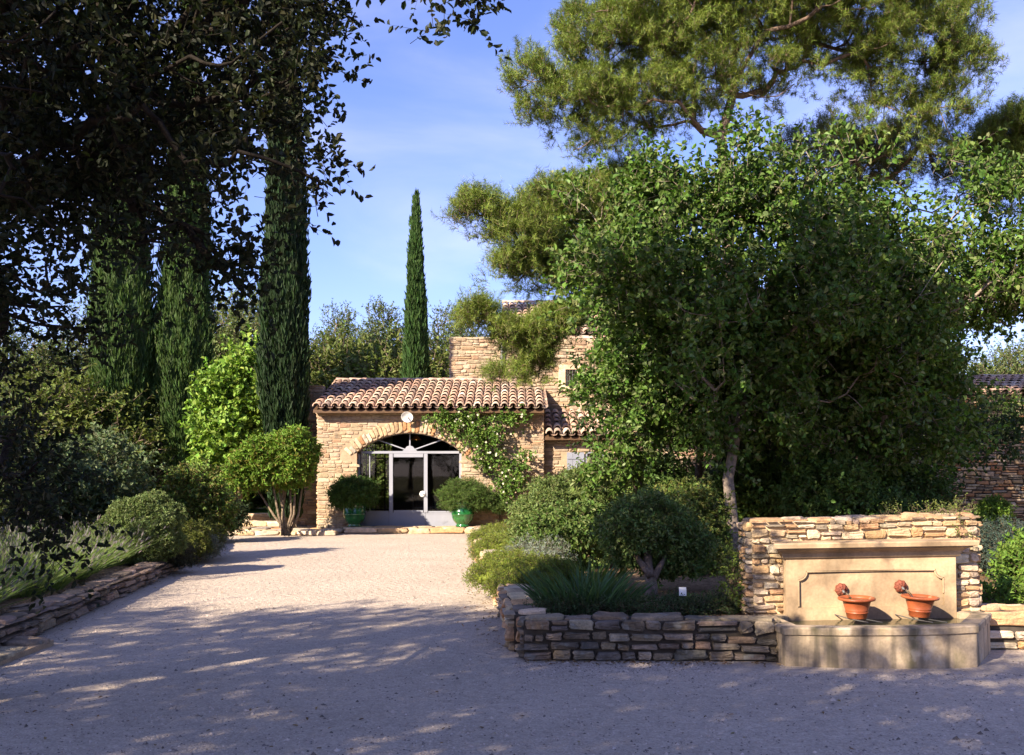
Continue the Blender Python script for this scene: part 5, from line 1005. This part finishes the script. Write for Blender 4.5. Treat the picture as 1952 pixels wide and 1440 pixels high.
for row, off_ in enumerate((.25, .85, 1.5, 2.2, 3.0)):
    ys = np.arange(8.5 + .25 * (row % 2), 15.4 - .25 * row, .62)
    for yy in ys: pos.append((np.interp(yy, edge[:, 1], edge[:, 0]) - off_ + rl.uniform(-.1, .1), yy + rl.uniform(-.1, .1), row))
protos = [lavender('x', 0, 0, .24, 171 + i, 1.0) for i in range(3)]
names = ('front row against the wall', 'second row from the wall', 'third row', 'fourth row', 'hindmost row'); cnts = {}
pos.sort(key=lambda p: (p[2], p[1])); ordw = ['nearest', 'second', 'third', 'fourth', 'fifth', 'sixth', 'seventh', 'eighth', 'ninth', 'tenth', 'eleventh', 'twelfth', 'thirteenth']
for i, (x, y, row) in enumerate(pos):
    o = protos[i] if i < 3 else copy_tree(protos[i % 3]); j = cnts.get(row, 0); cnts[row] = j + 1; s = rl.uniform(1.0, 1.4)
    o.location = (x, y, .22); o.scale = (s, s, s * rl.uniform(.85, 1.1)); o.rotation_euler = (0, 0, rl.uniform(0, 1.2)); o['label'] = 'grey-green lavender plant in the %s, %s from the viewer' % (names[row], ordw[min(j, 12)])

# climbing rose on the house wall
rr_ = np.random.default_rng(181); cr_ = thing('climbing_rose', 'climbing rose with white blooms trained under the eaves beside the arch', 'climber', loc=(at(955, 965, 26.6)[0], 26.7, .2))
off = np.array([at(955, 965, 26.6)[0], 26.7, .2]); mb, st, fl_ = MB(), MB(), MB()
def wp(px, py, Y=26.6): return np.array(at(px, py, Y))
CB = []
for (px, py, rx, rz, n) in ((835, 795, 28, 14, 40), (868, 800, 32, 22, 70), (885, 825, 30, 25, 70), (910, 800, 30, 15, 40), (915, 835, 25, 25, 60), (935, 860, 18, 25, 50), (920, 885, 18, 18, 40), (945, 825, 22, 20, 45), (985, 797, 24, 14, 45), (955, 800, 25, 12, 30), (860, 775, 10, 14, 14), (985, 890, 26, 14, 40), (975, 915, 24, 20, 55), (965, 940, 18, 18, 45), (985, 940, 14, 22, 40), (1000, 870, 16, 10, 20), (958, 880, 8, 20, 16)):
    p = np.stack([rr_.normal(px, rx * .55, n), rr_.normal(py, rz * .55, n), rr_.uniform(26.35, 26.68, n)], 1); CB.append(np.array([at(*q) for q in p]))
CB = np.concatenate(CB); CB = CB[(CB[:, 2] < 3.2) | (CB[:, 1] < 26.5)]; CB = CB[rr_.random(len(CB)) < .72]
foliage(mb, st, rr_, CB, np.tile([0, -1., 0], (len(CB), 1)), 2, 5, .14, (.075, .05), [(.10, .18, .03), (.13, .21, .04), (.075, .14, .025)], 'oval', .0, .04, 1.0, .003)
limbs(st, rr_, [off, wp(945, 930, 26.7), wp(932, 905, 26.7), wp(920, 880, 26.65)], .025, CB[::6], (.10, .08, .045), .006)
nf = 95; idx = rr_.integers(0, len(CB), nf); FC = CB[idx] + rr_.normal(size=(nf, 3)) * .05; FC[:, 1] -= .08
PET = []
for k_ in range(7):
    a = k_ * 6.28 / 7; A = np.tile([cos(a), -.35, sin(a)], (nf, 1)) + rr_.normal(size=(nf, 3)) * .2; PET.append((A, rr_.normal(size=(nf, 3)) * .2, rr_.uniform(.022, .036, nf)))
for q_ in range(nf):                                             # every bloom a part of its own
    fb = MB()
    for (A, nr_, ln_) in PET: leaves(fb, FC[q_:q_ + 1] - off, A[q_:q_ + 1], np.array([[0., -1, .2]]) + nr_[q_:q_ + 1], ln_[q_:q_ + 1], np.array([.028]), np.array([[.75, .73, .62]]), 'oval')
    fb.build('flower', M['flower'], cr_)
for b in (mb, st): b.v = [v - off for v in b.v]
mb.build('leaves', M['leaf'], cr_); st.build('stem', M['bark'], cr_)

# give every thing built in place its origin at its own foot
bpy.context.view_layer.update()
for o in [o for o in COL.objects if o.parent is None and o.type == 'EMPTY' and o.location.length < 1e-6 and o.children]:
    pts = []
    def walk(q):
        if q.type == 'MESH': pts.extend(q.matrix_world @ Vector(c) for c in q.bound_box)
        for c in q.children: walk(c)
    walk(o); lo_ = [min(p[i] for p in pts) for i in range(3)]; hi_ = [max(p[i] for p in pts) for i in range(3)]
    c = Vector(((lo_[0] + hi_[0]) / 2, (lo_[1] + hi_[1]) / 2, max(lo_[2], 0))); o.location = c
    for ch in o.children: ch.location = ch.location - c
